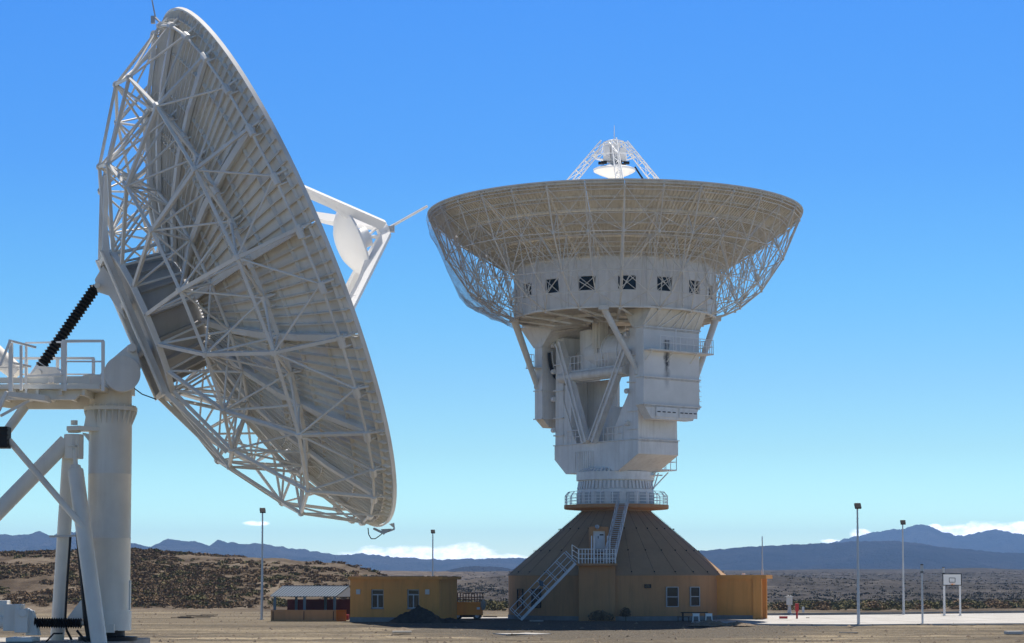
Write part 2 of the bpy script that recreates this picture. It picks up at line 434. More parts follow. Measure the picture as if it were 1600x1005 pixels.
mb.build('jack_lug', 'truss', SD)
# elevation pivot
mb = MB(); ax = DE
pc = at(191, 584, 48.3)
mb.tube(pc, pc - ax * 2.9, .415, k=48)
pt = mb.build('pivot_tube', 'column', SD, smooth=True)
MB().tube(pc + ax * .05, pc + ax * .005, .425, k=48).build('pivot_cap', 'white', pt, smooth=True)
mb = MB()
for q in (.30, .95, 1.9, 2.5):
    b0 = pc - ax * q
    o = lambda px, py: at(px, py, 48.3) - pc
    mb.prism([b0 + o(175, 560), b0 + o(203, 536), b0 + o(214, 541), b0 + o(222, 572), b0 + o(216, 596), b0 + o(200, 606)], -ax * .06)
mb.tube(pc - ax * .02 + at(207, 543, 48.3) - pc, pc - ax * 2.7 + at(207, 543, 48.3) - pc, .10, k=16)
mb.build('pivot_bracket', 'truss', SD)
# sub-reflector, feed legs
AP = DC + DN * 3.07
mb = MB(); AXF = (DT, DE, DN)
mb.lathe(DC + DN * 1.72, [(0, 0), (.2, .01), (.45, .07), (.7, .2), (.86, .34), (.9, .42), (.88, .47), (0, .55)], 48, AXF)
mb.tube(DC + DN * 2.25, DC + DN * 2.55, .25, k=20)
mb.build('subreflector', 'cleanwhite', SD, smooth=True)
for k in range(4):
    a = R_(45 + 90 * k)
    up = DN
    foot = D(4.55, a, dz(4.55)); top = DC + DN * 2.98 + (D(1, a, 0) - DC) * .16
    mb = MB(); tg = (D(1, a + PI / 2, 0) - DC)
    mb.beam(foot, top, .13, .23, up=tuple((D(1, a, 0) - DC)))
    jj = foot.lerp(top, .52); mb.beam(jj - (top - foot).normalized() * .12, jj + (top - foot).normalized() * .12,   .15, .25, up=tuple((D(1, a, 0) - DC)))
    # stay from the leg to the sub-reflector
    q = foot.lerp(top, .60)
    mb.beam(q, DC + DN * 2.16 + (D(1, a, 0) - DC) * .8, .08, .14, up=tuple(tg))
    mb.build('feed_leg', 'cleanwhite', SD)
mb = MB()
mb.tube(AP - DN * .25, AP + DN * .02, .14, k=12)
for k in range(4):
    a = R_(45 + 90 * k); mb.tube(DC + DN * 2.5, DC + DN * 2.9 + (D(1, a, 0) - DC) * .2, .035, k=6)
    a2 = R_(45 + 90 * k + 90)
    pA = D(4.55, a, dz(4.55)).lerp(DC + DN * 2.98, .62); pB = D(4.55, a2, dz(4.55)).lerp(DC + DN * 2.98, .62)
mb.build('apex_frame', 'cleanwhite', SD)
mb = MB(); q = AP + DN * .02
mb.box(q + Vector((.08, 0, -.02)), (.17, .16, .14)); mb.build('apex_box', 'steel', SD)
MB().tube(AP, at(668, 322, 50.6), .035, .03, 8).build('apex_rod', 'cleanwhite', SD)
# rod on the upper rim, sensor on the lower rim
tp = at(243, 28, 49.9)
mb = MB(); mb.tube(tp, at(233, -22, 49.9), .02, .012, 6); mb.box(tp + Vector((-.06, 0, -.05)), (.1, .1, .18)); mb.tube(tp, D(6.6, PI * .0, .15), .03); mb.build('lightning_rod', 'steel', SD)
mb = MB(); a = at(584, 826, 50.2); b_ = at(599, 833, 50.1); c_ = at(616, 827, 50)
mb.beam(a, b_, .06, .05); mb.prism([at(595, 827, 50), at(612, 826, 50), at(599, 836, 50)], (0, .05, 0)); mb.beam(b_, c_, .04, .04); mb.tube(c_, at(615, 818, 50), .02)
mb.prism([at(608, 819, 50), at(616, 817, 50), at(615, 825, 50)], (0, .08, 0))
sp_ = [at(x, y, 50.05) for x, y in ((575, 825), (576, 835), (580, 842), (586, 842), (592, 838), (597, 834))]
mb.build('rim_sensor', 'steel', SD)
MB().path(sp_, .012).build('sensor_cable', 'rubber', SD)

# ---- mount: column, collar, platform
COLX = (at(171, 800, 49.2).x, 49.2); zc = lambda py: at(171, py, 49.2).z
mb = MB(); o = (COLX[0], COLX[1], 0)
mb.lathe(o, [(0, zc(985)), (.55, zc(985)), (.55, zc(955)), (.512, zc(955)), (.512, zc(842)), (.517, zc(841.5)), (.517, zc(840.5)), (.512, zc(840)), (.512, zc(742)), (.517, zc(741.5)), (.517, zc(740.5)), (.512, zc(740)), (.512, zc(690)), (.512, zc(650)), (.512, zc(640))], 48)
mb.build('column', 'column', SD, smooth=True)
mb = MB()
mb.lathe(o, [(.5, zc(643)), (.635, zc(643)), (.635, zc(637)), (.5, zc(637)), (.5, zc(643))], 48)
for k in range(24):
    t = 2 * PI * k / 24; d = Vector((math.cos(t), math.sin(t), 0)); sd_ = Vector((-d.y, d.x, 0)) * .012; c0 = Vector(o)
    P_ = lambda r, py: c0 + d * r + Vector((0, 0, zc(py))) - sd_
    mb.prism([P_(.505, 642.5), P_(.625, 642.5), P_(.625, 646), P_(.515, 664), P_(.505, 664)], sd_ * 2)
    mb.tube(c0 + d * .58 + Vector((0, 0, zc(637))), c0 + d * .58 + Vector((0, 0, zc(634.5))), .028, k=6)
mb.build('column_collar', 'column', SD, smooth=True)
mb = MB()
mb.lathe(o, [(.50, zc(637)), (.50, zc(612)), (.47, zc(604)), (0, zc(603))], 40)
mb.box(at(191, 600, 49.4), (.42, 1.1, .5))
mb.build('yoke_head', 'column', SD, smooth=True)
plat = MB()
zt, zb = zc(610), zc(617); x0, x1 = S(-60, 600).x, S(176, 600).x
plat.box(((x0 + x1) / 2, 48.9, (zt + zb) / 2), (x1 - x0, 2.5, zt - zb))
for xx in (10, 45, 80, 115, 150):
    plat.box((S(xx, 600).x, 48.9, zb - .07), (.07, 2.3, .14))
plat.prism([(S(-60, 600).x, 47.9, zb), (S(150, 600).x, 47.9, zb), (S(135, 600).x, 47.9, zc(632)), (S(20, 600).x, 47.9, zc(632)), (S(-60, 600).x, 47.9, zc(626))], (0, .12, 0))
plat.prism([(S(-60, 600).x, 49.6, zb), (S(150, 600).x, 49.6, zb), (S(135, 600).x, 49.6, zc(637)), (S(20, 600).x, 49.6, zc(637)), (S(-60, 600).x, 49.6, zc(626))], (0, .12, 0))
platform = plat.build('platform', 'column', SD)
mb = MB(); yf, yb = 47.68, 50.1
def RL(px, py, Y): return at(px, py, Y)
def rails(xs, tops, y, mid):
    for x in xs: mb.beam(RL(x, 611, y), RL(x, tops, y), .07, .07)
    mb.beam(RL(xs[0] - 1.2, tops, y), RL(xs[-1] + 1.2, tops, y), .05, .06)
    mb.beam(RL(xs[0], mid, y), RL(xs[-1], mid, y), .035, .035)
rails([102, 161], 533, yf, 565); rails([98, 102], 533, yf + .09, 560)
rails([14, 41, 90, 146], 560, yb, 585)
mb.beam(RL(40, 536, yb), RL(161, 533, yf), .04, .04); mb.beam(RL(161, 533, yf), RL(161, 545, yb), .04, .04)
mb.beam(RL(17, 536, yf - .5), RL(17, 612, yf - .5), .09, .09); mb.beam(RL(33, 540, yf - .4), RL(33, 610, yf - .4), .06, .06)
mb.beam(RL(41, 540, yf), RL(41, 615, yf), .05, .05)
mb.beam(RL(14, 532, yf - .5), RL(56, 543, yf), .045, .05); mb.beam(RL(14, 566, yf - .5), RL(48, 573, yf), .045, .05)
mb.beam(RL(-10, 575, yf - .5), RL(48, 573, yf), .03, .03)
mb.beam(RL(41, 588, yf), RL(97, 585, yf), .03, .045)
mb.beam(RL(0, 572, yf - .6), RL(16, 532, yf - .6), .05, .05); mb.beam(RL(-4, 640, yf - .7), RL(10, 612, yf - .7), .06, .06)
mb.build('railing', 'rail', platform)
for (xa_, xb_, py_, yy, hh) in ((106, 160, 603, yf + .04, .17), (18, 98, 604, yf + .04, .14), (105, 160, 592, yb - .1, .28)):
    MB().box(((S(xa_, 600).x + S(xb_, 600).x) / 2, yy, zc(py_)), (S(xb_, 600).x - S(xa_, 600).x, .02, hh)).build('toe_board', 'column', platform)
mb = MB()                                       # lower landing on the left with its brackets
mb.prism([RL(12, 612, yf - .9), RL(70, 617, yf - .3), RL(70, 626, yf - .3), RL(12, 619, yf - .9)], (0, .7, 0))
mb.beam(RL(1, 650, yf - .8), RL(45, 626, yf - .4), .06, .06)
mb.beam(RL(-2, 642, yf - .8), RL(12, 612, yf - .9), .06, .06)
mb.build('step_landing', 'truss', platform)
# jack base on the platform: clevis block, motor, and the bellows up to the lug
jb, jt = S(63, 574), S(151, 447)
mb = MB(); dv = (jt - jb).normalized(); N = 26
prof = []
L_ = (jt - jb).length * .985
for i in range(N):
    prof += [(.105, L_ * i / N), (.155, L_ * (i + .5) / N)]
prof += [(.105, L_), (.06, L_ + .02)]
xa = dv.cross(Vector((0, 1, 0))).normalized(); ya = dv.cross(xa)
jack = MB(); jack.tube(jb - dv * .5, jb + dv * .1, .12, k=16); jack.tube(jb + dv * L_, jt, .09, k=12)
jack2 = MB(); jack2.prism([S(42, 592, -.3), S(62, 572, -.3), S(88, 574, -.3), S(97, 585, -.3), S(82, 598, -.3), S(44, 599, -.3)], (0, .6, 0))
jack2.tube(S(59, 583, -.36), S(59, 583, .36), .09, k=16); MB().tube(S(-25, 540, .1), S(28, 584, .1), .27, .2, 20).build('jack_motor', 'grey', SD, smooth=True)
jk = jack2.build('elevation_jack', 'grey', SD, smooth=True); jack.build('jack_screw', 'grey', jk, smooth=True)
MB().lathe(jb, prof, 24, (xa, ya, dv)).build('bellows', 'rubber', jk)
mb = MB(); mb.box(S(128, 598, .5), (.6, .5, .2)); mb.prism([S(105, 604, .2), S(132, 585, .2), S(160, 585, .2), S(160, 604, .2)], (0, .6, 0)); mb.build('bearing_cover', 'grey', SD, bevel=.02)
# bracket from the column to the jack trunnion
mb = MB(); pz = at(116, 671, 48.7)
mb.prism([at(104, 666, 48.4), at(122, 665, 48.4), at(165, 668, 48.8), at(165, 674, 48.8), at(122, 672, 48.4), at(104, 673, 48.4)], (0, .6, 0))
mb.prism([at(131, 666, 48.75), at(136, 640, 48.75), at(150, 640, 48.75), at(150, 672, 48.75)], (0, .05, 0)); mb.prism([at(150, 672, 48.8), at(164, 672, 48.8), at(164, 645, 48.8), at(150, 645, 48.8)], (0, .04, 0))
mb.prism([at(128, 676, 48.75), at(139, 678, 48.75), at(139, 690, 48.75)], (0, .05, 0))
mb.tube(at(116, 664, 48.7), at(116, 657, 48.7), .08, k=16)
mb.build('upper_bracket', 'column', SD)
mb = MB()
mb.lathe(at(115, 717, 48.7), [(0, 0), (.235, 0), (.235, .58), (.0, .58)], 8)
mb.box(at(115, 697, 48.44), (.25, .03, .04)); mb.box(at(119, 696, 48.44), (.03, .03, .5)); mb.tube(at(116, 676, 48.7), at(116, 672, 48.7), .15, k=16)
mb.build('trunnion_block', 'column', SD, smooth=True)
def leg(a, b, r, name='support_leg', mt='column'):
    return MB().tube(a, b, r, r, 24).build(name, mt, SD, smooth=True)
leg(at(104, 690, 48.75), at(-60, 858, 48.2), .19)
leg(at(108, 712, 48.9), at(89, 1004, 49.3), .165)
leg(at(118, 735, 48.4), at(156, 1012, 47.3), .185)
MB().tube(at(118, 745, 48.42), at(118, 728, 48.5), .185, .12, 20).tube(at(118, 728, 48.5), at(117, 703, 48.5), .06, .05, 12).build('leg_neck', 'column', SD, smooth=True)
leg(at(14, 688, 48.0), at(130, 824, 47.9), .075, 'brace_strut')
leg(at(40, 634, 48.3), at(6, 680, 48.2), .11, 'brace_strut')
mb = MB(); mb.box(at(3, 684, 47.9), (.34, .4, .50)); 
for i in range(4): mb.box(at(3, 672 + i * 8, 47.69), (.3, .03, .03))
mb.build('junction_box', 'rubber', SD, bevel=.01)
# azimuth jack near the base
mb = MB(); Yz = 48.0
mb.box(at(22, 965, Yz), (.40, .5, .62)); mb.box(at(35, 970, Yz - .2), (.30, .3, .55)); mb.prism([at(40, 950, Yz - .1), at(50, 955, Yz - .1), at(60, 993, Yz - .1), at(40, 993, Yz - .1)], (0, .3, 0))
mb.tube(at(-10, 973, Yz - .1), at(20, 973, Yz - .1), .14, k=16); mb.tube(at(35, 958, Yz - .4), at(35, 958, Yz), .1, k=16)
mb.box(at(36, 999, Yz), (.62, .8, .1)); MB().tube(at(118, 973, Yz + .1), at(150, 974, Yz + .6), .07, k=12).build('jack_rod', 'grey', SD)
mb.box(at(5, 955, Yz + .2), (.25, .4, .5))
aj = mb.build('azimuth_jack', 'grey', SD, bevel=.015)
prof = []; a, b_ = at(53, 973, Yz), at(128, 974, Yz + .1); dv = (b_ - a).normalized(); L_ = (b_ - a).length
for i in range(20): prof += [(.085, L_ * i / 20), (.13, L_ * (i + .5) / 20)]
prof += [(.085, L_)]
MB().lathe(a, prof, 20, (dv.cross(Vector((0, 0, 1))).normalized(), Vector((0, 0, 1)), dv)).build('bellows', 'rubber', aj)
mb = MB(); mb.prism([at(103, 968, 49.1), at(126, 938, 49.1), at(142, 936, 49.1), at(142, 968, 49.1)], (0, .08, 0)); mb.box(at(150, 982, 48.75), (.35, .12, .25)); mb.box(at(172, 982, 48.62), (.2, .1, .2))
mb.box(at(203, 930, 48.85), (.04, .1, .7))
mb.build('base_gusset', 'column', SD)
# bottom bearing and pedestal under the column
mb = MB(); mb.lathe((COLX[0], COLX[1], 0), [(0, 2.15), (.7, 2.15), (.7, 2.24), (.4, 2.26), (.4, zc(984)), (0, zc(984))], 32); mb.build('bottom_bearing', 'dark', SD, smooth=True)
def cable(pts, r, Y, nm='cable'): return MB().path([at(x, y, Y) for x, y in pts], r, 8).build(nm, 'rubber', SD, smooth=True)
cable([(110, 838), (108, 870), (105, 910), (102, 965), (104, 985), (112, 1000)], .03, 48.6)
cable([(123, 830), (126, 870), (131, 920), (135, 970), (140, 998), (150, 1003)], .075, 48.25)
cable([(183, 985), (181, 996), (176, 1003)], .015, 48.6); cable([(120, 985), (132, 1000), (136, 1005)], .03, 48.0); cable([(72, 1003), (84, 990), (98, 990)], .02, 48.0)
cable([(210, 607), (222, 616), (244, 624)], .014, 48.4)
MB().beam(at(78, 838.5, 48.9), at(122, 837, 48.4), .05, .05).build('cable_bracket', 'steel', SD)
# raised concrete plinth
mb = MB(); px0 = at(-220, 900, 49).x; px1 = at(205, 900, 49).x
mb.box(((px0 + px1) / 2, 49.4, 1.0), (px1 - px0, 4.6, 2.3))
o = mb.build('antenna_plinth', 'oldconc', loc=((px0 + px1) / 2, 49.4, 0), bevel=.03)
tag(o, 'grey concrete plinth under the column and legs of the tilted dish', 'plinth')
# ================================================================== LARGE DISH (right)
AXX = at(961.3, 700, 190).x; AY = 190.0
A0 = Vector((AXX, AY, 0))
VV = Vector((.8, .6, 0)); UU = Vector((-.6, .8, 0))
def U(u, v, z): return A0 + UU * u + VV * v + Vector((0, 0, z))
def zy(py, Y=190.0): return at(960, py, Y).z
def ring(r, a, z): return A0 + Vector((r * math.sin(a), -r * math.cos(a), z))     # a = 0 faces the camera
LD = thing('dish_antenna', 'huge dish antenna pointing straight up on a white yoke above the conical building', 'dish antenna', (AXX, AY, 10.5))
ZR = zy(337); RR = 17.5; ZV = ZR - 7.1
def sz(r): return ZV + 7.1 * (r / RR) ** 2
# reflector: rim band, 32 sector panels with standing ribs
mb = MB(); mb.lathe(A0, [(RR - .12, ZR - .06), (RR + .0, ZR - .06), (RR + .02, ZR + .06), (RR - .05, ZR + .07), (RR - .12, ZR - .06)], 128)
brefl = mb.build('reflector', 'bigtruss', LD, smooth=True)
NS = 32; SS = 2 * PI / NS
for k in range(NS):
    mb = MB(); a0 = k * SS; front = []
    for (r0, r1, nr) in ((3.0, 6.2, 3), (6.25, 9.2, 4), (9.25, 12.0, 6), (12.05, 14.8, 8), (14.85, 17.45, 9)):
        g = .02; st = 2
        P = lambda r, t, o: ring(r, a0 + g / r + (SS - 2 * g / r) * t, sz(r) - o)
        for o in (0, .03):
            if o == 0: front += list(range(len(mb.f), len(mb.f) + 8))
            vs = [P(r0 + (r1 - r0) * i / 2, j / 4, o) for i in range(3) for j in range(5)]
            mb.add(vs, [(i * 5 + j, i * 5 + j + 1, (i + 1) * 5 + j + 1, (i + 1) * 5 + j) for i in range(2) for j in range(4)])
        for j in range(nr + 1):
            t = .01 + .98 * j / nr
            pts = [(r0 + (r1 - r0) * i / 2, t) for i in range(3)]
            for q0, q1 in zip(pts[:-1], pts[1:]):
                A_, B_ = P(*q0, .03), P(*q1, .03); A1, B1 = P(*q0, .17), P(*q1, .17)
                nv = (B_ - A_).cross(A1 - A_).normalized() * .025
                mb.add([A_ - nv, B_ - nv, B1 - nv, A1 - nv, A_ + nv, B_ + nv, B1 + nv, A1 + nv], [(0, 1, 2, 3), (7, 6, 5, 4), (3, 2, 6, 7)])
        for rc in (r0 + .05, (r0 + r1) / 2, r1 - .05):
            pts = [(rc, i / 4) for i in range(5)]
            for q0, q1 in zip(pts[:-1], pts[1:]):
                A_, B_ = P(*q0, .03), P(*q1, .03); A1, B1 = P(*q0, .20), P(*q1, .20)
                nv = Vector((A_.x - AXX, A_.y - AY, 0)).normalized() * .02
                mb.add([A_ - nv, B_ - nv, B1 - nv, A1 - nv, A_ + nv, B_ + nv, B1 + nv, A1 + nv], [(0, 1, 2, 3), (7, 6, 5, 4), (3, 2, 6, 7)])
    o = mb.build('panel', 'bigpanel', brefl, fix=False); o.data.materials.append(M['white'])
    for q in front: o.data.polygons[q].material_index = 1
# backing truss
HB, HT = 9.3, 9.0
ZB = zy(501)                     # lower edge of the hub drum
LOW = [(9.3, ZB + .05), (11.7, ZB + 1.15), (13.7, zy(455)), (15.75, zy(405)), (17.3, ZR - .45)]
UPP = [(7.6, 0), (10.3, 0), (12.6, 0), (14.9, 0), (17.1, 0)]
LOW = [(r, z) for r, z in LOW]; UPP = [(r, sz(r) - .42) for r, _ in UPP]
def nl(i, k): return ring(LOW[i][0], k * SS, LOW[i][1])
def nu(i, k): return ring(UPP[i][0], k * SS, UPP[i][1])
for k in range(NS):
    mb = MB(); major = k % 2 == 0; r_ = .066 if major else .042
    for i in range(4):
        if major or i > 0: mb.tube(nl(i, k), nl(i + 1, k), r_ * 1.05, k=5)
        mb.tube(nu(i, k), nu(i + 1, k), r_ * .8, k=5)
    for i in range(1, 4):
        mb.tube(nl(i, k), nu(i, k), r_ * .7, k=5); mb.tube(nl(i, k), nu(i + 1, k), r_ * .7, k=5)
    mb.tube(nl(0, k), nu(1, k), r_ * .7, k=5)
    for i in range(1, 5):
        q = nl(i, k); mb.tube(q - Vector((0, 0, .12)), q + Vector((0, 0, .12)),   .11, k=6)
    mb.build('radial_truss', 'bigtruss', LD)
for i in range(1, 5):
    mb = MB()
    for k in range(NS):
        mb.tube(nl(i, k), nl(i, k + 1), .045, k=5)
    mb.build('ring_chord', 'bigtruss', LD)
for i in range(1, 5):
    mb = MB()
    for k in range(NS):
        mb.tube(nu(i, k), nu(i, k + 1), .042, k=5)
        if i < 4: # purlin between two rings right under the skin
            r = (UPP[i][0] + UPP[i + 1][0]) / 2
            mb.tube(ring(r, k * SS, sz(r) - .3), ring(r, (k + 1) * SS, sz(r) - .3), .04, k=5)
    mb.build('ring_chord', 'bigtruss', LD)
mb = MB()
for k in range(0, NS, 2):
    for s in (-1, 1):
        for i in range(4):
            a, b = (i, i + 1) if (i % 2 == 0) else (i + 1, i)
            mb.tube(nl(a, k if i % 2 == 0 else k), nl(b, k + s), .036, k=5)
        for i in (1, 2, 3):
            mb.tube(nl(i, k), nu(i, k + s), .034, k=5)
            mb.tube(nl(i, k), nu(i + 1, k + s), .03, k=5)
mb.build('lattice_bracing', 'bigtruss', LD)
# hub drum: 16-sided house with window openings
NH = 16; OFF = R_(4)
ZT = sz(9.2) - .1
hub = MB()
for k in range(NH):
    a = OFF + (k - .5) * 2 * PI / NH; b_ = OFF + (k + .5) * 2 * PI / NH
    rr = 9.15 / math.cos(PI / NH)
    pa, pb = ring(rr, a, 0), ring(rr, b_, 0); wv = (pb - pa)
    nrm = ring(1, (a + b_) / 2, 0) - A0
    w0, w1 = .28, .72; z0, z1 = zy(452.5, 181), zy(430.5, 181)
    def q(t, z, dp=0): return pa + wv * t + Vector((0, 0, z)) - nrm * dp
    cols = [0, w0, w1, 1]; rows = [ZB + .1, z0, z1, ZT]
    vs = [q(t, z) for z in rows for t in cols]
    fs = [(r * 4 + c, r * 4 + c + 1, (r + 1) * 4 + c + 1, (r + 1) * 4 + c) for r in range(3) for c in range(3) if not (r == 1 and c == 1)]
    hub.add(vs, fs)
    vs = [q(w0, z0), q(w1, z0), q(w1, z1), q(w0, z1), q(w0, z0, .3), q(w1, z0, .3), q(w1, z1, .3), q(w0, z1, .3)]
    hub.add(vs, [(0, 1, 5, 4), (1, 2, 6, 5), (2, 3, 7, 6), (3, 0, 4, 7)])
    hub.box(pa + Vector((0, 0, (ZB + .1 + ZT) / 2)) + nrm * .03, (.16, .16, ZT - ZB - .1), rz=a)
    for i in range(14):
        hub.box(pa + nrm * .13 + Vector((0, 0, ZB + .4 + i * .3)), (.09, .06, .09), rz=a)
hub.lathe(A0, [(9.3, ZB), (9.55, ZB), (9.55, ZB + .16), (9.3, ZB + .16)], NH, ((math.sin(OFF + PI / NH), -math.cos(OFF + PI / NH), 0), (math.cos(OFF + PI / NH), math.sin(OFF + PI / NH), 0), (0, 0, 1)))
hubo = hub.build('hub_house', 'grey', LD, fix=False)
for k in range(NH):
    a = OFF + (k - .5) * 2 * PI / NH; b_ = OFF + (k + .5) * 2 * PI / NH
    rr = 9.15 / math.cos(PI / NH); pa, pb = ring(rr, a, 0), ring(rr, b_, 0); nrm = ring(1, (a + b_) / 2, 0) - A0; wv = pb - pa
    mb = MB(); z0, z1 = zy(452.5, 181), zy(430.5, 181)
    e = [pa + wv * t + Vector((0, 0, z)) - nrm * .25 for t, z in ((.28, z0), (.72, z0), (.72, z1), (.28, z1))]
    wn = MB().add(e, [(0, 1, 2, 3)]).build('window', 'glass', hubo)
    fr = MB()
    hh = (z1 - z0)
    for t0, t1 in ((.28, .72), (.72, .28)):
        fr.tube(pa + wv * t0 + Vector((0, 0, z0)) + nrm * .04, pa + wv * t1 + Vector((0, 0, z1)) + nrm * .04, .04, k=5)
    fr.build('window_brace', 'bigtruss', hubo)
# open floor framing under the hub
mb = MB()
for k in range(16):
    a = k * PI / 8
    mb.beam(ring(9.3, a, ZB), ring(2.5, a, ZB - .35), .22, .3); mb.beam(ring(9.1, a, ZB + .0), ring(6, a + PI / 8, ZB - .8), .16, .16); mb.beam(ring(6, a + PI / 8, ZB - .8), ring(3, a, ZB - .4), .16, .16)
    mb.beam(ring(6, a, ZB - .2), ring(6, a + PI / 8, ZB - .2), .2, .25); mb.beam(ring(3, a, ZB - .3), ring(3, a + PI / 8, ZB - .3), .2, .25)
    mb.tube(ring(9.3, a, ZB), ring(6, a + PI / 8, ZB - .8), .08, k=6)
mb.build('hub_floor_frame', 'bigtruss', LD)
mb = MB(); mb.lathe(A0, [(0, ZB + .35), (9.0, ZB + .45), (9.0, ZB + .55), (0, ZB + .5)], 32); mb.build('hub_floor', 'bigpanel', LD)
# netting slung under the left of the truss
mb = MB(); rows, cols_ = 14, 26; a0, a1 = R_(-128), R_(-62)
prof = [(17.55, ZR - .3), (17.3, ZR - 1.6), (16.7, zy(380)), (16.1, zy(400)), (15.6, zy(420)), (14.95, zy(440)), (14.3, zy(457)), (13.6, zy(468)), (12.9, zy(472)), (12.2, zy(481)), (11.3, zy(489)), (10.5, zy(496)), (9.9, zy(504)), (9.35, zy(503))]
vs = []
for i, (r, z) in enumerate(prof):
    for j in range(cols_):
        t = j / (cols_ - 1); a = a0 + (a1 - a0) * t
        sag = .55 * abs(math.sin(t * PI * 5 + i * .5)) * math.sin(PI * i / (len(prof) - 1)) * (1 if i > 5 else .25) + .25 * noise.noise((i * .7, j * .6, 1))
        vs.append(ring(r + sag * .4 + .08, a, z - sag))
mb.add(vs, [(i * cols_ + j, i * cols_ + j + 1, (i + 1) * cols_ + j + 1, (i + 1) * cols_ + j) for i in range(len(prof) - 1) for j in range(cols_ - 1)])
mb.build('netting', 'net', LD, smooth=True)
# loose cables on the net
mb = MB()
for s_ in range(5):
    pts = [ring(13.6 - .9 * i * .5 + random.uniform(-.2, .2), R_(-95 + s_ * 6 + i * 2), zy(468) - .5 * math.sin(PI * i / 7) - .18 * i + .2) for i in range(8)]
    mb.path(pts, .018, 4)
mb.build('netting_rope', 'steel', LD)

# quadripod and sub-reflector
apz = zy(223); rt_ = 1.0
def lattice(mb, a, b, w, nb, up, r=.06):
    a, b = Vector(a), Vector(b); d = (b - a).normalized(); x = d.cross(Vector(up)).normalized() * w / 2; y = d.cross(x).normalized() * w * .45
    tri = lambda t, w_=1: [a.lerp(b, t) + x * w_, a.lerp(b, t) - x * w_, a.lerp(b, t) + y * 1.6 * w_]
    for i in range(3): mb.tube(tri(0)[i], tri(1, .6)[i], r, k=5)
    for s in range(nb):
        t0, t1 = s / nb, (s + 1) / nb; p0, p1 = tri(t0, 1 - .4 * t0), tri(t1, 1 - .4 * t1)
        for i in range(3):
            mb.tube(p0[i], p1[(i + 1) % 3], r * .6, k=4); mb.tube(p0[i], p0[(i + 1) % 3], r * .6, k=4)
QA = [R_(90 * k - 90 + 6) for k in range(4)]
for a in QA:
    foot = ring(10.4, a, sz(10.4)); top = ring(rt_, a, apz)
    mb = MB(); lattice(mb, foot, top, 1.05, 12, (ring(1, a + PI / 2, 0) - A0)); mb.build('feed_leg', 'cleanwhite', LD)
mb = MB()
for k in range(8):
    a, b_ = k * PI / 4 + QA[0], (k + 1) * PI / 4 + QA[0]
    mb.tube(ring(rt_, a, apz), ring(rt_, b_, apz), .07, k=5); mb.tube(ring(rt_, a, apz), ring(rt_ + 1.0, b_, apz - 1.35), .045, k=5); mb.tube(ring(rt_ + 1.0, a, apz - 1.35), ring(.5, b_, apz - 1.9), .045, k=5); mb.tube(ring(rt_ + 1.0, a, apz - 1.35), ring(rt_ + 1.0, b_, apz - 1.35), .06, k=5)
    mb.tube(ring(rt_, a, apz), ring(0, 0, apz + .3), .06, k=5); mb.tube(ring(rt_ * .98, a, apz), ring(rt_ * .9, a, apz - 1.4), .05, k=5)
    mb.tube(ring(rt_ * .6, a, apz), ring(rt_ * .6, b_, apz - 2.2), .05, k=5); mb.tube(ring(rt_ * .4, a, apz), ring(rt_ * .4, a, apz - 2.6), .06, k=5)
mb.build('apex_frame', 'cleanwhite', LD)
zs_ = zy(265)
mb = MB(); mb.lathe(A0, [(0, zs_ + .35), (.8, zs_ + .3), (1.7, zs_ + .12), (1.98, zs_), (1.95, zs_ - .18), (1.5, zs_ - .42), (.8, zs_ - .7), (0, zs_ - .8)], 40); mb.build('subreflector', 'cleanwhite', LD, smooth=True)
mb = MB()
for (x, y, s, h) in ((-.75, -.5, .62, 1.5), (.8, -.5, .6, 1.3), (0, .6, .7, 1.4)):
    mb.box(A0 + Vector((x, y, zs_ + .65 + h / 2)), (s, s, h))
mb.lathe(A0, [(.35, zs_ + .3), (.35, apz - .6)], 16)
mb.build('feed_equipment', 'cleanwhite', LD, bevel=.05)
mb = MB()
for (x, y) in ((-1.25, -.5), (-1.0, -.8), (.4, -1.0), (1.1, -.6), (.8, .2)): mb.box(A0 + Vector((x, y, zs_ + .5)), (.55, .4, .22))
mb.build('drive_motors', 'dark', LD)
MB().tube(A0 + Vector((0, 0, apz + .2)), A0 + Vector((0, 0, zy(196))), .045, .02, 6).build('lightning_rod', 'cleanwhite', LD)
mb = MB(); q0, q1 = ring(7, QA[2] + .12, sz(7) + 3.5), ring(2, QA[2] + .12, zs_ + .4); mb.path([q0.lerp(q1, i / 6) + Vector((0, 0, .1 * math.sin(i * 2))) for i in range(7)], .09, 6); mb.build('cable_chain', 'dark', LD)

# ---- front (near) counterweight arm
CW = stained('stained white plate', tuple(at(1038, 549, 183.5)), tuple(VV))
VL, VR_ = -3.35, 3.3; UF, UBk = -8.0, -6.95
za = lambda py: zy(py, 183.6)
def box_uv(mb, u0, u1, v0, v1, z0, z1):
    mb.prism([U(u0, v0, z0), U(u1, v0, z0), U(u1, v1, z0), U(u0, v1, z0)], (0, 0, z1 - z0)); return mb
mb = MB(); box_uv(mb, UF, UBk, VL, VR_, za(634), za(514))
arm = mb.build('counterweight_arm', CW, LD)
mb = MB()                                       # flared top: leans outward to the hub rim
lo = [U(UF, VL - .1, za(514) + .06), U(UF, VR_ + .1, za(514) + .06), U(UBk + .4, VR_ + .1, za(514) + .06), U(UBk + .4, VL - .1, za(514) + .06)]
hi = [U(UF - .5, VL - .2, ZB + .05), U(UF - .5, VR_ + .4, ZB + .05), U(UBk + 1.4, VR_ + .4, ZB + .05), U(UBk + 1.4, VL - .2, ZB + .05)]
hi[0] = U(UF - .9, VL + .3, ZB + .25); hi[1] = U(UF - .9, VR_ + .2, ZB + .25)
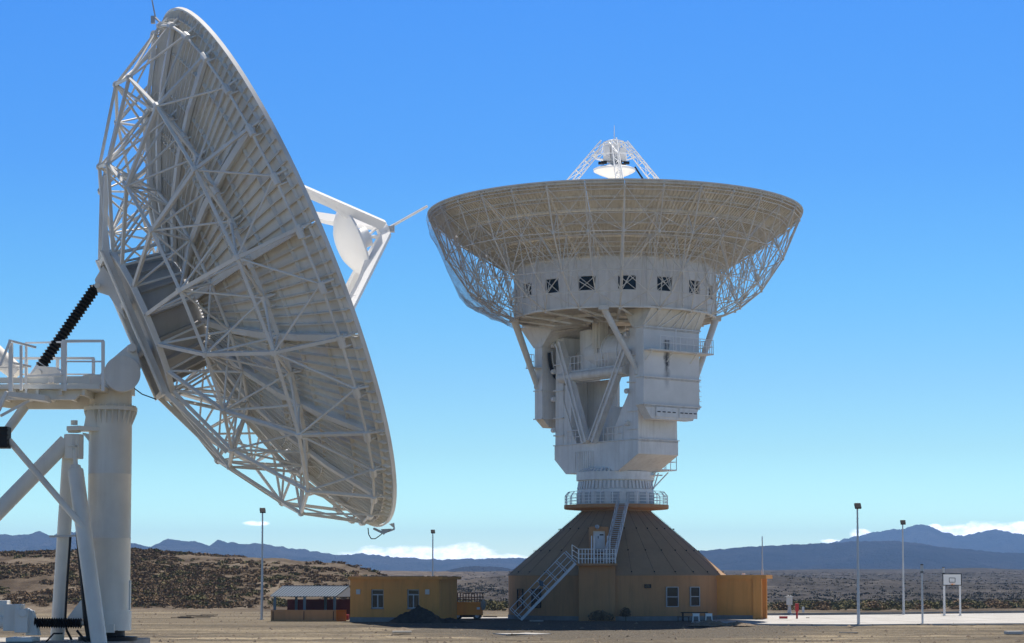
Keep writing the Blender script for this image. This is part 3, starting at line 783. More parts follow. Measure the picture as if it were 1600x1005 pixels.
mb.add(lo + hi, [(0, 1, 2, 3), (4, 5, 6, 7), (0, 1, 5, 4), (1, 2, 6, 5), (2, 3, 7, 6), (3, 0, 4, 7)])
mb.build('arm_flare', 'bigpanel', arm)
mb = MB()
for t0, t1 in ((.02, .18), (.25, .38), (.30, .62), (.5, .64), (.66, .66), (.72, .86), (.9, .9)):
    a, b_ = lo[0].lerp(lo[1], t0), hi[0].lerp(hi[1], t1); mb.beam(a - UU * .04, b_ - UU * .04, .07, .1, up=tuple(UU))
mb.build('flare_rib', 'grey', arm)
for z in (za(514), za(591), za(634)):
    mb = MB()
    box_uv(mb, UF - .13, UF + .02, VL - .12, VR_ + .12, z - .05, z + .05); box_uv(mb, UF - .13, UBk + .1, VL - .14, VL - .005, z - .05, z + .05)
    for i in range(44):
        v = VL + .05 + (VR_ - VL - .1) * i / 43; box_uv(mb, UF - .09, UF - .01, v - .03, v + .03, z - .22, z - .05)
    mb.build('arm_flange', 'grey', arm)
mb = MB()                                       # chamfered foot with two louvred panels
z0, z1 = za(634) - .05, za(656)
mb.prism([U(UF, VL, z0), U(UF, VR_, z0), U(UF, VR_ - .8, z1), U(UF, VL + .95, z1)], UU * 1.05); mb.build('arm_foot', 'grey', arm)
mb = MB()
for v0, v1 in ((-1.95, .45), (.8, 2.95)):
    box_uv(mb, UF - .1, UF - .004, v0, v1, za(652.5), za(637.5))
mb.build('louvre_panel', 'white', arm)
mb = MB()
for v0, v1 in ((-1.95, .45), (.8, 2.95)):
    for i in range(4):
        c = v0 + (v1 - v0) * (i + .5) / 4; box_uv(mb, UF - .13, UF - .09, c - .17, c + .17, za(645.5), za(644))
mb.build('louvre_slot', 'dark', arm)
mb = MB(); zf = za(549.5)                        # walkway round the arm
box_uv(mb, UF - .95, UF - .005, VL + .05, VR_ + .95, zf - .12, zf); box_uv(mb, UF - .005, UBk, VR_ + .005, VR_ + .95, zf - .12, zf)
for v in (VL + .25, -.6, 2.2): mb.beam(U(UF - .9, v, zf - .12), U(UF - .02, v, zf - .95), .07, .07)
wk = mb.build('walkway', 'bigtruss', arm)
def railing(mb, pts, h, n_, r=.035, mids=(.5,)):
    for a, b in zip(pts[:-1], pts[1:]):
        a, b = Vector(a), Vector(b)
        for i in range(n_ + 1):
            p0 = a.lerp(b, i / n_); mb.tube(p0, p0 + Vector((0, 0, h)), r, k=5)
        for m_ in (1.0, *mids): mb.tube(a + Vector((0, 0, h * m_)), b + Vector((0, 0, h * m_)), r, k=5)
mb = MB(); railing(mb, [U(UF - .9, VL + 1.2, zf), U(UF - .9, VR_ + .9, zf), U(UBk, VR_ + .9, zf)], 1.25, 8)
mb.tube(U(UF - .9, -.3, zf), U(UF - .9, -.3, zf + 1.9), .05, k=5); mb.build('walkway_railing', 'rail', LD)
mb = MB()
for z in (za(604), za(618), za(628)): mb.tube(U(UF + .4, VR_, z), U(UF + .4, VR_ + .35, z - .2), .22, .1, 10)
mb.build('arm_bracket', 'grey', arm)
mb = MB()
for i in range(9): mb.box(U(UF + .3, VR_ + .2, za(632) + i * .45), (.5, .04, .04))
mb.build('ladder', 'rail', arm)
# ---- rear (far) counterweight arm
zr_ = lambda py: zy(py, 194)
UB0, UB1 = 6.75, 7.9
mb = MB(); box_uv(mb, UB0, UB1, VL, VR_, zr_(655), zr_(543)); arm2 = mb.build('counterweight_arm', 'grey', LD)
mb = MB(); lo = [U(UB0 - .1, VL - .1, zr_(543)), U(UB0 - .1, VR_, zr_(543)), U(UB1 + .1, VR_, zr_(543)), U(UB1 + .1, VL - .1, zr_(543))]
hi = [U(UB0 - 2.6, VL - .4, ZB - .1), U(UB0 - 2.6, VR_, ZB - .1), U(UB1 + 1.2, VR_, ZB - .1), U(UB1 + 1.2, VL - .9, ZB - .1)]
mb.add(lo + hi, [(0, 1, 2, 3), (4, 5, 6, 7), (0, 1, 5, 4), (1, 2, 6, 5), (2, 3, 7, 6), (3, 0, 4, 7)])
mb.build('arm_flare', 'grey', arm2)
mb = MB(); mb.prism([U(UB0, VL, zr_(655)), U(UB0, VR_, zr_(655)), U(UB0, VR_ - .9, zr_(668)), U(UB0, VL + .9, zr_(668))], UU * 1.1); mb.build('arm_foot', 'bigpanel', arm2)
mb = MB()
for z in (zr_(543), zr_(611), zr_(655)):
    mb = MB(); box_uv(mb, UB0 - .12, UB1 + .1, VL - .12, VL - .004, z - .05, z + .05); box_uv(mb, UB0 - .12, UB0 - .004, VL - .12, VR_, z - .05, z + .05)
    mb.build('arm_flange', 'grey', arm2)
mb = MB(); pts = [U(UB0 - .3, VL + .6 + 1.4 * (1 - math.cos(i / 8 * PI / 2)), zr_(552) - 2.6 * math.sin(i / 8 * PI / 2)) for i in range(9)]
mb.path(pts, .16, 8); mb.build('gear_sector', 'dark', arm2)
mb = MB(); pts = [p_ + VV * .34 + Vector((0, 0, .1)) for p_ in pts]; mb.path(pts, .1, 6); mb.build('gear_guard', 'grey', arm2)
mb = MB(); railing(mb, [U(UB1 + .1, VL - .9, zr_(575)), U(UB1 + .1, VL - .02, zr_(575))], 1.3, 3); box_uv(mb, UB0, UB1 + .2, VL - .95, VL - .02, zr_(575) - .1, zr_(575)); mb.build('side_platform', 'rail', arm2)
# ---- alidade
zc_ = lambda py: zy(py, 190)
Z0, Z1, Z2 = zy(686.5, 183.8), zy(709, 183.8), zy(737, 187.5)
mb = MB()
mb.prism([U(-6.1, -2.4, Z0), U(-6.1, -2.4, Z1), U(-3.3, -2.4, Z2), U(4.4, -2.4, Z2), U(6.1, -2.4, Z1), U(6.1, -2.4, Z0)], VV * 4.8)
base = mb.build('alidade_base', 'grey', LD, bevel=.03)
mb = MB()
for i in range(9): box_uv(mb, .3 + i * .32, .42 + i * .32, -2.46, -2.403, Z2 + .25, Z1 + .6)
mb.build('vent_louvre', 'grey', base)
mb = MB(); box_uv(mb, -6.2, 6.2, -2.5, 2.5, Z0 + .003, Z0 + .08)
for i in range(34): box_uv(mb, -6.18, -6.105, -2.35 + i * .14, -2.29 + i * .14, Z0 - .18, Z0)
mb.build('base_flange', 'grey', base)
mb = MB(); railing(mb, [U(-3.9, -2.42, Z0 + .08), U(4.2, -2.42, Z0 + .08)], 1.25, 12); mb.build('base_railing', 'rail', base)
mb = MB(); za0 = zy(736, 190); mb.prism([U(-3.4, 2.41, za0), U(-3.4, 4.6, za0), U(1, 4.6, za0), U(1, 2.41, za0)], (0, 0, .12)); railing(mb, [U(-3.4, 2.41, za0 + .12), U(-3.4, 4.55, za0 + .12), U(1, 4.55, za0 + .12)], 1.4, 3); mb.build('side_walkway', 'rail', base)
ups = []
for (u0, u1) in ((-6.05, -4.75), (4.85, 6.05)):
    mb = MB(); vb = 2.35; top = zy(531, 194)
    mb.prism([U(u0, -vb, Z0 + .09), U(u0, vb, Z0 + .09), U(u0, vb * .9, top), U(u0, -vb * .96, top)], UU * (u1 - u0))
    ups.append(mb.build('alidade_upright', 'grey', LD, bevel=.03))
    mb = MB()
    for z in (zy(612, 194), zy(655, 194), zy(690, 194) + .5, zy(572, 194)):
        box_uv(MB(), u0 - .12, u1 + .12, -vb - .14, -vb + .02, z - .06, z + .06).build('upright_flange', 'grey', ups[-1])
    for z in (zy(582, 194), zy(625, 194), zy(541, 194), zy(673, 194)):
        MB().tube(U(u1 - .1, -vb - .12, z), U(u1 + .25, -vb - .12, z), .24, .24, 10).build('upright_lug', 'grey', ups[-1])
MB().prism([U(4.84, -2.3, Z0 + .09), U(4.84, -2.3, Z0 + 4.2), U(3.0, -2.3, Z0 + .09)], VV * .25).build('knee_plate', 'grey', base); mb = MB(); mb.prism([U(-4.74, -2.3, Z0 + .09), U(-4.74, -2.3, Z0 + 4.4), U(-2.6, -2.3, Z0 + 1.2), U(-2.6, -2.3, Z0 + .09)], VV * .25); mb.build('knee_plate', 'grey', base)
zb_ = zy(585, 189)
mb = MB(); mb.beam(U(4.84, -2.2, zb_), U(-4.74, -2.2, zb_), .9, 1.05); mb.tube(U(4.84, -2.72, zb_ - .05), U(-4.74, -2.72, zb_ - .05), .42, k=16)
xb = mb.build('cross_beam', 'bigtruss', LD)
mb = MB(); railing(mb, [U(4.5, -2.65, zb_ + .54), U(1.6, -2.65, zb_ + .54)], 1.3, 5); railing(mb, [U(-.4, -2.65, zb_ + .54), U(-2.2, -2.65, zb_ + .54)], 1.3, 4); railing(mb, [U(-3.4, -2.65, zb_ + .54), U(-4.6, -2.65, zb_ + .54)], 1.3, 3); mb.build('beam_railing', 'rail', xb)
for (ua, zt_, ub) in ((4.7, zy(536, 192), .75), (-5.0, zy(551, 187), -.15)):
    mb = MB(); a, b_ = U(ua, -2.75, zt_), U(ub, -2.75, Z0 + .1)
    mb.beam(a, b_, .48, .7, up=tuple(UU)); d = (b_ - a).normalized(); sd = d.cross(VV).normalized()
    for s in (-.28, .28): mb.beam(a + sd * s - VV * .36, b_ + sd * s - VV * .36, .14, .14, up=tuple(VV))
    mb.build('diagonal_brace', 'grey', LD)
# elevation axle and drum between the arms
ze = zy(549, 189)
mb = MB(); mb.lathe(U(1.9, .2, 0), [(0, ze - 2.0), (2.25, ze - 2.0), (2.25, ze + 2.1), (2.1, ze + 2.2), (0, ze + 2.2)], 40); mb.tube(U(1.9, -.4, ze - .1), U(-6.9, -.4, ze - .1), 1.75, 1.75, 40); mb.tube(U(-6.9, 0, ze - .1), U(6.8, 0, ze - .1), .8, k=24)
ea = mb.build('elevation_axle', 'grey', LD, smooth=True)
mb = MB()
for u in (-.7, -2.9): mb.tube(U(u, -.4, ze - .1), U(u + .16, -.4, ze - .1), 1.84, k=40)
mb.lathe(U(1.9, .2, 0), [(2.26, ze - 1.9), (2.34, ze - 1.9), (2.34, ze - 1.75), (2.26, ze - 1.75)], 40); mb.build('axle_flange', 'grey', ea, smooth=True)
mb = MB(); box_uv(mb, -.6, .55, -2.3, -1.3, ze + .2, ZB - .3); box_uv(mb, -.25, .2, -2.4, -2.305, ze - .3, ZB - .5); mb.build('axle_hanger', 'bigpanel', LD, bevel=.05)
# equipment room wall and machinery inside the alidade
mb = MB(); box_uv(mb, .4, 4.8, .6, .9, Z0 + .09, zy(592, 191)); mb.build('inner_wall', 'grey', LD)
mb = MB(); mb.lathe(U(-.9, -.7, 0), [(0, Z0 + .09), (1.15, Z0 + .09), (1.15, Z0 + 2.6), (.85, Z0 + 3.3), (0, Z0 + 3.4)], 28); mb.lathe(U(-3.0, -.6, 0), [(0, Z0 + .09), (1.0, Z0 + .09), (1.0, Z0 + 2.8), (.7, Z0 + 3.4), (0, Z0 + 3.5)], 28); mb.build('drive_housing', 'grey', LD, smooth=True)
mb = MB(); mb.tube(U(-4.0, -1.7, Z0 + 3.1), U(-4.6, -1.7, Z0 + 3.2), .4, k=16); mb.tube(U(-4.25, -1.9, Z0 + .1), U(-4.25, -1.9, Z0 + 2.7), .08, k=6); mb.build('drive_motor', 'dark', LD, smooth=True)
mb = MB(); box_uv(mb, 3.8, 4.8, -2.2, -1.2, Z0 + .09, zy(600, 191)); mb.build('cable_duct', 'grey', LD)
mb = MB(); mb.beam(U(-2.7, .5, zy(640, 189)), U(-4.7, -.5, zy(597, 188)), .3, .3); mb.tube(U(-2.7, 1.5, zy(650, 189)), U(-4.7, 1.5, zy(618, 188)), .1, k=6); mb.build('inner_brace', 'bigpanel', LD)
# hub struts
for a, b_, r0, r1 in ((ring(9.4, R_(-9), ZB - .05), U(-7.0, VL + .05, za(580)), .30, .22), (ring(9.4, R_(-88), ZB), U(UB1 - .3, VL - .05, zr_(600)), .34, .26), (ring(9.4, R_(82), ZB), U(UF + .7, VR_ + .1, zy(594, 185)), .32, .25), (ring(9.4, R_(172), ZB), U(6.8, 3, zy(590, 196)), .40, .30)):
    mb = MB().tube(a, b_, r0, r1, 20); d = (b_ - a).normalized(); mb.box(b_ + d * .1, (.5, .5, .7)); mb.box(a, (.9, .9, .4)); mb.build('hub_strut', 'bigtruss', LD, smooth=True)
# turret
def ringz(r, py): return (r, zy(py, 190 - r * .0))
o = A0
mb = MB(); mb.lathe(o, [(2.9, Z2 - .02), (3.35, zy(738)), (3.62, zy(739)), (3.62, zy(751.5)), (3.4, zy(752)), (3.4, zy(753))], 64); turret = mb.build('azimuth_bearing', 'white', LD, smooth=True)
mb = MB(); mb.lathe(o, [(3.32, zy(752.5)), (3.45, zy(765.5))], 64)
for i in range(56):
    a = 2 * PI * i / 56; mb.beam(ring(3.40, a, zy(752.8)), ring(3.53, a, zy(765)), .07, .22, up=tuple(ring(1, a + PI / 2, 0) - A0))
for i in range(56):
    a = 2 * PI * i / 56; mb.beam(ring(3.05, a, zy(733.5)), ring(3.45, a, zy(738)), .07, .2, up=tuple(ring(1, a + PI / 2, 0) - A0))
mb.build('ribbed_skirt', 'grey', turret)
mb = MB(); mb.lathe(o, [(3.45, zy(765.5)), (3.56, zy(766)), (3.56, zy(795)), (0, zy(795))], 64); drum = mb.build('turret_drum', 'white', LD, smooth=True)
for i in range(16):
    a = R_(-3 + i * 22.5); P0 = ring(3.57, a, zy(777, 186.4)); t_ = ring(1, a + PI / 2, 0) - A0
    mb = MB(); mb.beam(P0 - t_ * .38, P0 + t_ * .38, .06, 1.0, up=(0, 0, 1)); mb.build('hatch', 'steel', drum)
mb = MB(); b0 = U(-3.8, 3.2, zy(738)); mb.tube(U(-2.2, 3.0, zy(738)), ring(3.6, R_(62), zy(765)), .06, k=5); mb.tube(U(-1, 4.4, zy(738)), ring(3.6, R_(75), zy(765)), .06, k=5); mb.tube(U(-2.4, 4.4, zy(738)), ring(3.6, R_(70), zy(765)), .06, k=5); mb.box(ring(3.9, R_(70), zy(744)), (1.2, .9, .08)); mb.build('cable_tray', 'rail', LD)
# ================================================================== BASE BUILDING under the large dish
BX = at(963.4, 930, 190).x; B0 = Vector((BX, 190, 0))
def br(r, a, z): return B0 + Vector((r * math.sin(a), -r * math.cos(a), z))
ZE, ZCT, ZBAL = 4.0, zy(800), zy(789.5)
BB = thing('conical_building', 'round ochre base building with a conical roof and two flights of white stairs', 'building', (BX, 190, 0))
mb = MB(); mb.lathe(B0, [(10.0, -.3), (10.0, ZE), (9.8, ZE)], 96); wall = mb.build('wall', 'tan', BB, smooth=True)
mb = MB(); mb.lathe(B0, [(10.06, -.3), (10.06, .38), (9.99, .40)], 96); mb.build('plinth', 'plinth', BB, smooth=True)
mb = MB(); mb.lathe(B0, [(9.9, ZE - .04), (10.12, ZE - .04), (10.12, ZE + .02), (3.25, ZCT), (3.25, ZBAL)], 96); roof = mb.build('cone_roof', 'cone', BB, smooth=True)
mb = MB(); NC = 30
for k in range(NC):
    a = 2 * PI * (k + .4) / NC
    mb.tube(br(10.08, a, ZE + .08), br(3.3, a, ZCT + .05), .009, k=4)
for k in range(NC):
    a = 2 * PI * (k + .4) / NC
    for t in (.03, .36, .7):
        r = 10.08 + (3.3 - 10.08) * t; z = ZE + .08 + (ZCT - ZE) * t
        mb.box(br(r, a, z + .06), (.08, .08, .10), rz=a)
mb.build('lightning_wire', 'dark', roof)
mb = MB(); mb.lathe(B0, [(3.2, zy(798)), (4.78, zy(796)), (4.85, zy(795)), (4.85, ZBAL - .02), (3.0, ZBAL)], 64); bal = mb.build('balcony', 'tan', BB, smooth=True)
mb = MB(); nb = 26
for k in range(nb):
    a = 2 * PI * (k + .5) / nb
    if abs(math.atan2(math.sin(a - R_(8)), math.cos(a - R_(8)))) < R_(8): continue
    p0, p1, p2 = br(4.75, a, ZBAL), br(4.75, a, ZBAL + .85), br(4.45, a, ZBAL + 1.2)
    mb.tube(p0, p1, .04, k=5); mb.tube(p1, p2, .04, k=5)
na = 96
for rr, zz in ((4.45, 1.2), (4.75, .85), (4.75, .55), (4.75, .28)):
    for k in range(na):
        a, b_ = R_(12) + R_(352) * k / na, R_(12) + R_(352) * (k + 1) / na
        mb.tube(br(rr, a, ZBAL + zz), br(rr, b_, ZBAL + zz), .03, k=4, cap=False)
mb.build('balcony_railing', 'rail', bal)
# windows of the wall
def wall_window(px0, px1, py0, py1, mid=True):
    a0 = math.asin(((px0 - 963.4) / (F / 180.6)) / 10.0); a1 = math.asin(((px1 - 963.4) / (F / 180.6)) / 10.0)
    am = (a0 + a1) / 2; Y = 190 - 10 * math.cos(am); zt, zb = at(0, py0, Y).z, at(0, py1, Y).z
    wd = 2 * 10 * math.sin((a1 - a0) / 2); t_ = Vector((math.cos(am), math.sin(am), 0)); nr = Vector((math.sin(am), -math.cos(am), 0))
    c = br(10.02, am, (zt + zb) / 2)
    fr = MB(); h = zt - zb
    for s in (-1, 1):
        fr.box(c + t_ * (s * (wd / 2 - .03)) + nr * .03, (.06, .12, h), rz=am); fr.box(c + nr * .03 + Vector((0, 0, s * (h / 2 - .03))), (wd - .12, .12, .06), rz=am)
    if mid: fr.box(c + nr * .03, (wd - .12, .1, .07), rz=am)
    f = fr.build('window', 'frame' if mid and px0 > 900 else 'dark', wall)
    MB().box(c + nr * .0, (wd - .1, .06, h - .1), rz=am).build('pane', 'glass', f)
for args in ((1032, 1051.5, 917, 948.5), (1071, 1087, 917, 947.5), (824, 838, 920, 950), (801.5, 810, 920, 951)): wall_window(*args)
wall_window(998, 1008, 913, 919, False)
# landing block, dormer and door
mb = MB(); zl = zy(880.5, 179); xl0, xl1 = at(904, 880, 179).x, at(963, 880, 179).x
mb.box(((xl0 + xl1) / 2, 181.85, zl / 2 - .2), (xl1 - xl0 - .1, 4.2, zl - .15 + .4)); mb.build('landing_block', 'tan', BB)
mb = MB(); mb.box(((xl0 + xl1) / 2, 181.4, zl - .09), (xl1 - xl0 + .2, 5.0, .18)); landing = mb.build('landing', 'tan', BB)
mb = MB(); Yd = 182.1; xd0, xd1 = at(921.5, 850, Yd).x, at(951, 850, Yd).x; zd = zy(823, Yd)
dx0, dx1 = at(927, 850, Yd).x, at(945.5, 850, Yd).x; zdt = zy(829.5, Yd)
mb.box(((xd0 + dx0) / 2, Yd + 1.4, (zl + zd) / 2), (dx0 - xd0, 2.8, zd - zl)); mb.box(((xd1 + dx1) / 2, Yd + 1.4, (zl + zd) / 2), (xd1 - dx1, 2.8, zd - zl)); mb.box(((dx0 + dx1) / 2, Yd + 1.4, (zdt + zd) / 2), (dx1 - dx0, 2.8, zd - zdt))
dm = mb.build('dormer', 'tan', BB)
zsill = zy(857, Yd)
door = MB().box(((dx0 + dx1) / 2, Yd + .35, (zsill + zdt) / 2), (dx1 - dx0, .08, zdt - zsill)).build('door', 'pvc', BB)
MB().box((dx0 + .45, Yd + .29, zsill + 1.0), (.06, .05, .22)).box((dx1 - .3, Yd + .30, zdt - .35), (.35, .02, .12)).build('door_handle', 'dark', door)
MB().box(((dx0 + dx1) / 2, Yd + 1.0, (zl + zsill) / 2), (dx1 - dx0, 1.2, zsill - zl)).build('door_sill', 'oldconc', BB)
MB().tube((dx0 + .35, Yd - .12, zdt + .35), (dx0 + .35, Yd - .02, zdt + .35), .16, .2, 16).tube((dx0 + .35, Yd - .3, zdt + .2), (dx0 + .35, Yd - .12, zdt + .35), .1, .15, 12).build('wall_lamp', 'steel', dm, smooth=True)
mb = MB()
for i in range(5): mb.box(((dx0 + dx1) / 2, 180.6 + .28 * i, zl + (zsill - zl) * (i + .5) / 5 - .1), (dx1 - dx0, .3, .08))
for x in (dx0 - .05, dx1 + .1):
    for s in (0, .14): mb.beam((x + s, 180.3, zl), (x + s, 182.1, zsill), .06, .2)
st = mb.build('door_steps', 'steel', BB)
mb = MB()
for x in (dx0 - .25, dx1 + .1):
    for s in (0, .22):
        mb.tube((x + s, 180.25, zl), (x + s + .08, 181.4, zl + 2.45), .05, k=5); mb.tube((x + s + .08, 181.4, zl + 2.45), (x + s + .08, 181.5, zsill), .05, k=5)
mb.build('handrail', 'rail', st)
mb = MB(); railing(mb, [(xl0 + .05, 179.1, zl), (xl1 - .05, 179.1, zl)], 1.25, 12, .035, (.66, .33)); railing(mb, [(xl0 + .05, 179.1, zl), (xl0 + .05, 181, zl)], 1.25, 2, .035, (.66, .33)); mb.build('landing_railing', 'rail', landing)
def stairs(a, b, side, wd, nst, nm, rail_h, bars=True, mids=(.5,), perp=False):
    a, b = Vector(a), Vector(b); side = Vector(side); mb = MB()
    for s in (-wd / 2, wd / 2): mb.beam(a + side * s, b + side * s, .06, .22)
    for i in range(nst):
        p_ = a.lerp(b, (i + .5) / nst); run = Vector((b.x - a.x, b.y - a.y, 0)).normalized()
        mb.box(p_, (wd - .1, .28, .05), mtx=Matrix((side, run, Vector((0, 0, 1)))).transposed())
    so_ = mb.build(nm, 'stair', BB)
    mb = MB(); d = (b - a).normalized(); up = d.cross(side).normalized(); up = up if up.z > 0 else -up
    hv = up * rail_h if perp else Vector((0, 0, rail_h)); npost = max(5, int((b - a).length / 1.1))
    for s in (-wd / 2, wd / 2):
        for m_ in (1.0, *mids): mb.tube(a + side * s + hv * m_, b + side * s + hv * m_, .03, k=5)
        for i in range(npost + 1):
            p_ = a.lerp(b, i / npost) + side * s
            mb.tube(p_, p_ + hv, .028, k=5)
            if perp: mb.tube(p_ + hv * .0 + d * .18, p_ + hv + d * .18, .028, k=5)
    mb.build('stair_railing', 'stair', so_)
ss = stairs((at(814, 966, 178.6).x, 178.6, .12), (at(899, 881, 178.6).x, 178.6, zl), (0, -1, 0), 1.0, 24, 'lower_stair', 1.35, perp=True, mids=(.66, .33))
mb = MB(); pa = Vector((at(899, 881, 178.6).x, 178.1, zl)); railing(mb, [pa + Vector((-.3, 0, .35)), Vector((xl0, 179.05, zl))], 1.25, 1, .035, (.66, .33)); mb.build('landing_railing', 'rail', landing)
mb = MB(); mb.prism([at(842, 906, 178.0), at(849, 909, 178.0), at(849, 917, 178.0), at(843, 915, 178)], (0, .04, 0)); mb.build('stair_plate', 'bluemetal', BB)
stairs((at(952.5, 877, 179.7).x, 179.7, zl + .1), (at(974, 788, 185.2).x, 185.2, ZBAL), (1, 0, 0), .85, 30, 'upper_stair', .95, mids=(.5,))
mb = MB(); mb.box((at(838, 960, 179).x, 178.2, .0), (1.2, .8, .2)); mb.build('stair_footing', 'oldconc', BB)
# annex
an = R_(-14); P0 = Vector((at(1120, 960, 185.3).x, 185.3, 0)); AXv = Vector((math.cos(an), math.sin(an), 0)); ANv = Vector((math.sin(an), -math.cos(an), 0))
LA = 4.05; WA = 4.2; zt = zy(904.5, 184)
def an_(s, d, z): return P0 + AXv * s - ANv * d + Vector((0, 0, z))
mb = MB()
mb.prism([an_(-1.2, 0, -.2), an_(LA, 0, -.2), an_(LA, .55, -.2), an_(LA - 1.2, .55, -.2), an_(LA - 1.2, WA - .5, -.2), an_(LA, WA - .5, -.2), an_(LA, WA, -.2), an_(-1.2, WA, -.2)], (0, 0, zt + .2))
mb.box(an_(LA - .38, -.06, zt / 2), (.78, .14, zt - .02), rz=an)
annex = mb.build('annex', 'yellow', BB)
mb = MB(); mb.prism([an_(-1.0, -.25, zt + .004), an_(LA + .45, -.25, zt + .004), an_(LA + .45, WA + .3, zt + .004), an_(-1.0, WA + .3, zt + .004)], (0, 0, .34)); mb.build('roof_slab', 'yellow', annex)
MB().box(an_(LA / 2 - .4, -.04, .2), (LA + .75, .12, .42), rz=an).build('annex_plinth', 'plinth', annex)
MB().box(an_(LA - 1.15, WA / 2, 1.1), (.06, 1.1, 2.2), rz=an).build('annex_door', 'wood', annex)
MB().box(an_(2.4, .3, zt + .43), (.25, .2, .16), rz=an).build('roof_light', 'pvc', annex)
mast = MB().tube(an_(LA + .05, .4, zt + .344), an_(LA + .05, .4, zy(838, 184)), .07, .045, 8).tube(an_(LA + .05, .4, zt + .344), an_(LA + .05, .4, zt + .9), .1, k=8)
o = mast.build('mast', 'polesteel', loc=an_(LA + .05, .4, zt + .34)); tag(o, 'thin grey mast standing on the flat roof of the annex', 'mast')

# ================================================================== YELLOW FLAT ROOF BUILDING
ya = R_(-11); Q0 = Vector((at(546, 960, 174.5).x, 174.5, 0)); YX = Vector((math.cos(ya), math.sin(ya), 0)); YN = Vector((math.sin(ya), -math.cos(ya), 0))
Q0 = Vector((at(547, 960, 176.0).x, 176.0, 0))
YB = thing('flat_roof_building', 'small golden yellow flat roofed building with two white framed windows', 'building', tuple(Q0))
def yb_(s, d, z): return Q0 + YX * s - YN * d + Vector((0, 0, z))
LY = 7.85; WY = 6.9; zt = zy(905.5, 175); yw = MB()
wins = [(1.85, 2.95), (5.02, 6.07)]
z0w, z1w = zy(951, 175), zy(921, 175)
xs = [0, wins[0][0], wins[0][1], wins[1][0], wins[1][1], LY]; zs = [-.2, z0w, z1w, zt]
vs = [yb_(x, 0, z) for z in zs for x in xs]
yw.add(vs, [(r * 6 + c, r * 6 + c + 1, (r + 1) * 6 + c + 1, (r + 1) * 6 + c) for r in range(3) for c in range(5) if not (r == 1 and c in (1, 3))])
yw.add([yb_(0, 0, -.2), yb_(LY, 0, -.2), yb_(LY, WY, -.2), yb_(0, WY, -.2), yb_(0, 0, zt), yb_(LY, 0, zt), yb_(LY, WY, zt), yb_(0, WY, zt)], [(1, 2, 6, 5), (2, 3, 7, 6), (3, 0, 4, 7), (4, 5, 6, 7)])
for a, b_ in wins:
    yw.add([yb_(a, 0, z0w), yb_(b_, 0, z0w), yb_(b_, 0, z1w), yb_(a, 0, z1w), yb_(a, .22, z0w), yb_(b_, .22, z0w), yb_(b_, .22, z1w), yb_(a, .22, z1w)], [(0, 1, 5, 4), (1, 2, 6, 5), (2, 3, 7, 6), (3, 0, 4, 7)])
ywall = yw.build('wall', 'yellow', YB, fix=False)
for a, b_ in wins:
    zm = z1w - (z1w - z0w) * .28; m_ = MB()
    for x in (a + .035, (a + b_) / 2 + .0, b_ - .035): m_.box(yb_(x, .2, (z0w + (zm if abs(x - (a + b_) / 2) < .01 else z1w)) / 2), (.09, .08, (zm if abs(x - (a + b_) / 2) < .01 else z1w) - z0w), rz=ya)
    for z in (z0w + .05, zm, z1w - .04): m_.box(yb_((a + b_) / 2, .195, z), (b_ - a - .1, .07, .09), rz=ya)
    wn = m_.build('window', 'frame', ywall)
    MB().box(yb_((a + b_) / 2, .24, (z0w + z1w) / 2), (b_ - a, .02, z1w - z0w), rz=ya).build('pane', 'glass', wn)
    MB().box(yb_((a + b_) / 2, .02, z0w - .03), (b_ - a + .1, .2, .06), rz=ya).build('sill', 'plinth', wn)
MB().prism([yb_(-.12, -.3, zt + .003), yb_(LY + .3, -.3, zt + .003), yb_(LY + .3, WY + .3, zt + .003), yb_(-.12, WY + .3, zt + .003)], (0, 0, .26)).build('roof', 'yellow', YB)
MB().box(yb_(LY / 2, -.03, .15), (LY + .06, .06, .5), rz=ya).build('plinth', 'plinth', YB)
for x in (.72, LY - 1.05):
    m_ = MB(); zc2 = zy(925, 175); m_.box(yb_(x, -.03, zc2), (.36, .08, .42), rz=ya)
    for i in range(3): m_.box(yb_(x, -.08, zc2 - .12 + i * .12), (.28, .03, .04), rz=ya)
    m_.build('vent_grille', 'steel', YB)
m_ = MB()
for i in range(60): m_.box(yb_(random.uniform(0, LY), random.uniform(-.2, WY), zt + .29), (random.uniform(.1, .3), .2, .06), rz=i)
m_.build('roof_gravel', 'oldconc', YB)

# ================================================================== OPEN SHELTER
HX0, HX1 = at(424, 950, 178).x, at(545, 950, 178).x
SH = thing('open_shelter', 'low open shelter with a blue grey sheet roof on posts and an ochre half wall', 'shelter', ((HX0 + HX1) / 2, 180, 0))
zs0, zs1 = zy(932.5, 178), zy(916.5, 182.5)
yA, yB = 177.9, 182.5
def rx(px, Y): return at(px, 930, Y).x
e0, e1, t0, t1 = rx(422.5, yA), rx(525, yA), rx(443, yB), rx(545, yB)
m_ = MB(); m_.prism([(e0, yA, zs0), (e1, yA, zs0), (t1, yB, zs1), (t0, yB, zs1)], (0, 0, .03))
NR = 22
for i in range(NR + 1):
    f = i / NR; a, b_ = Vector((e0 + (e1 - e0) * f, yA, zs0 + .055)), Vector((t0 + (t1 - t0) * f, yB, zs1 + .055)); m_.beam(a, b_, .07, .06)
m_.beam((t0, yB + .02, zs1 + .06), (t1, yB + .02, zs1 + .06), .2, .08); 
m_.build('roof', 'bluemetal', SH)
m_ = MB(); m_.prism([(t1, yB, zs1 - .02), (e1, yA, zs0 - .02), (t1 + .9, yA + .6, zs0 - .02)], (0, 0, .02)); m_.prism([(t0, yB + .15, zs1 - .02), (t1, yB + .15, zs1 - .02), (t1, 187, zs0), (t0, 187, zs0)], (0, 0, .03)); m_.build('roof_underside', 'dark', SH)
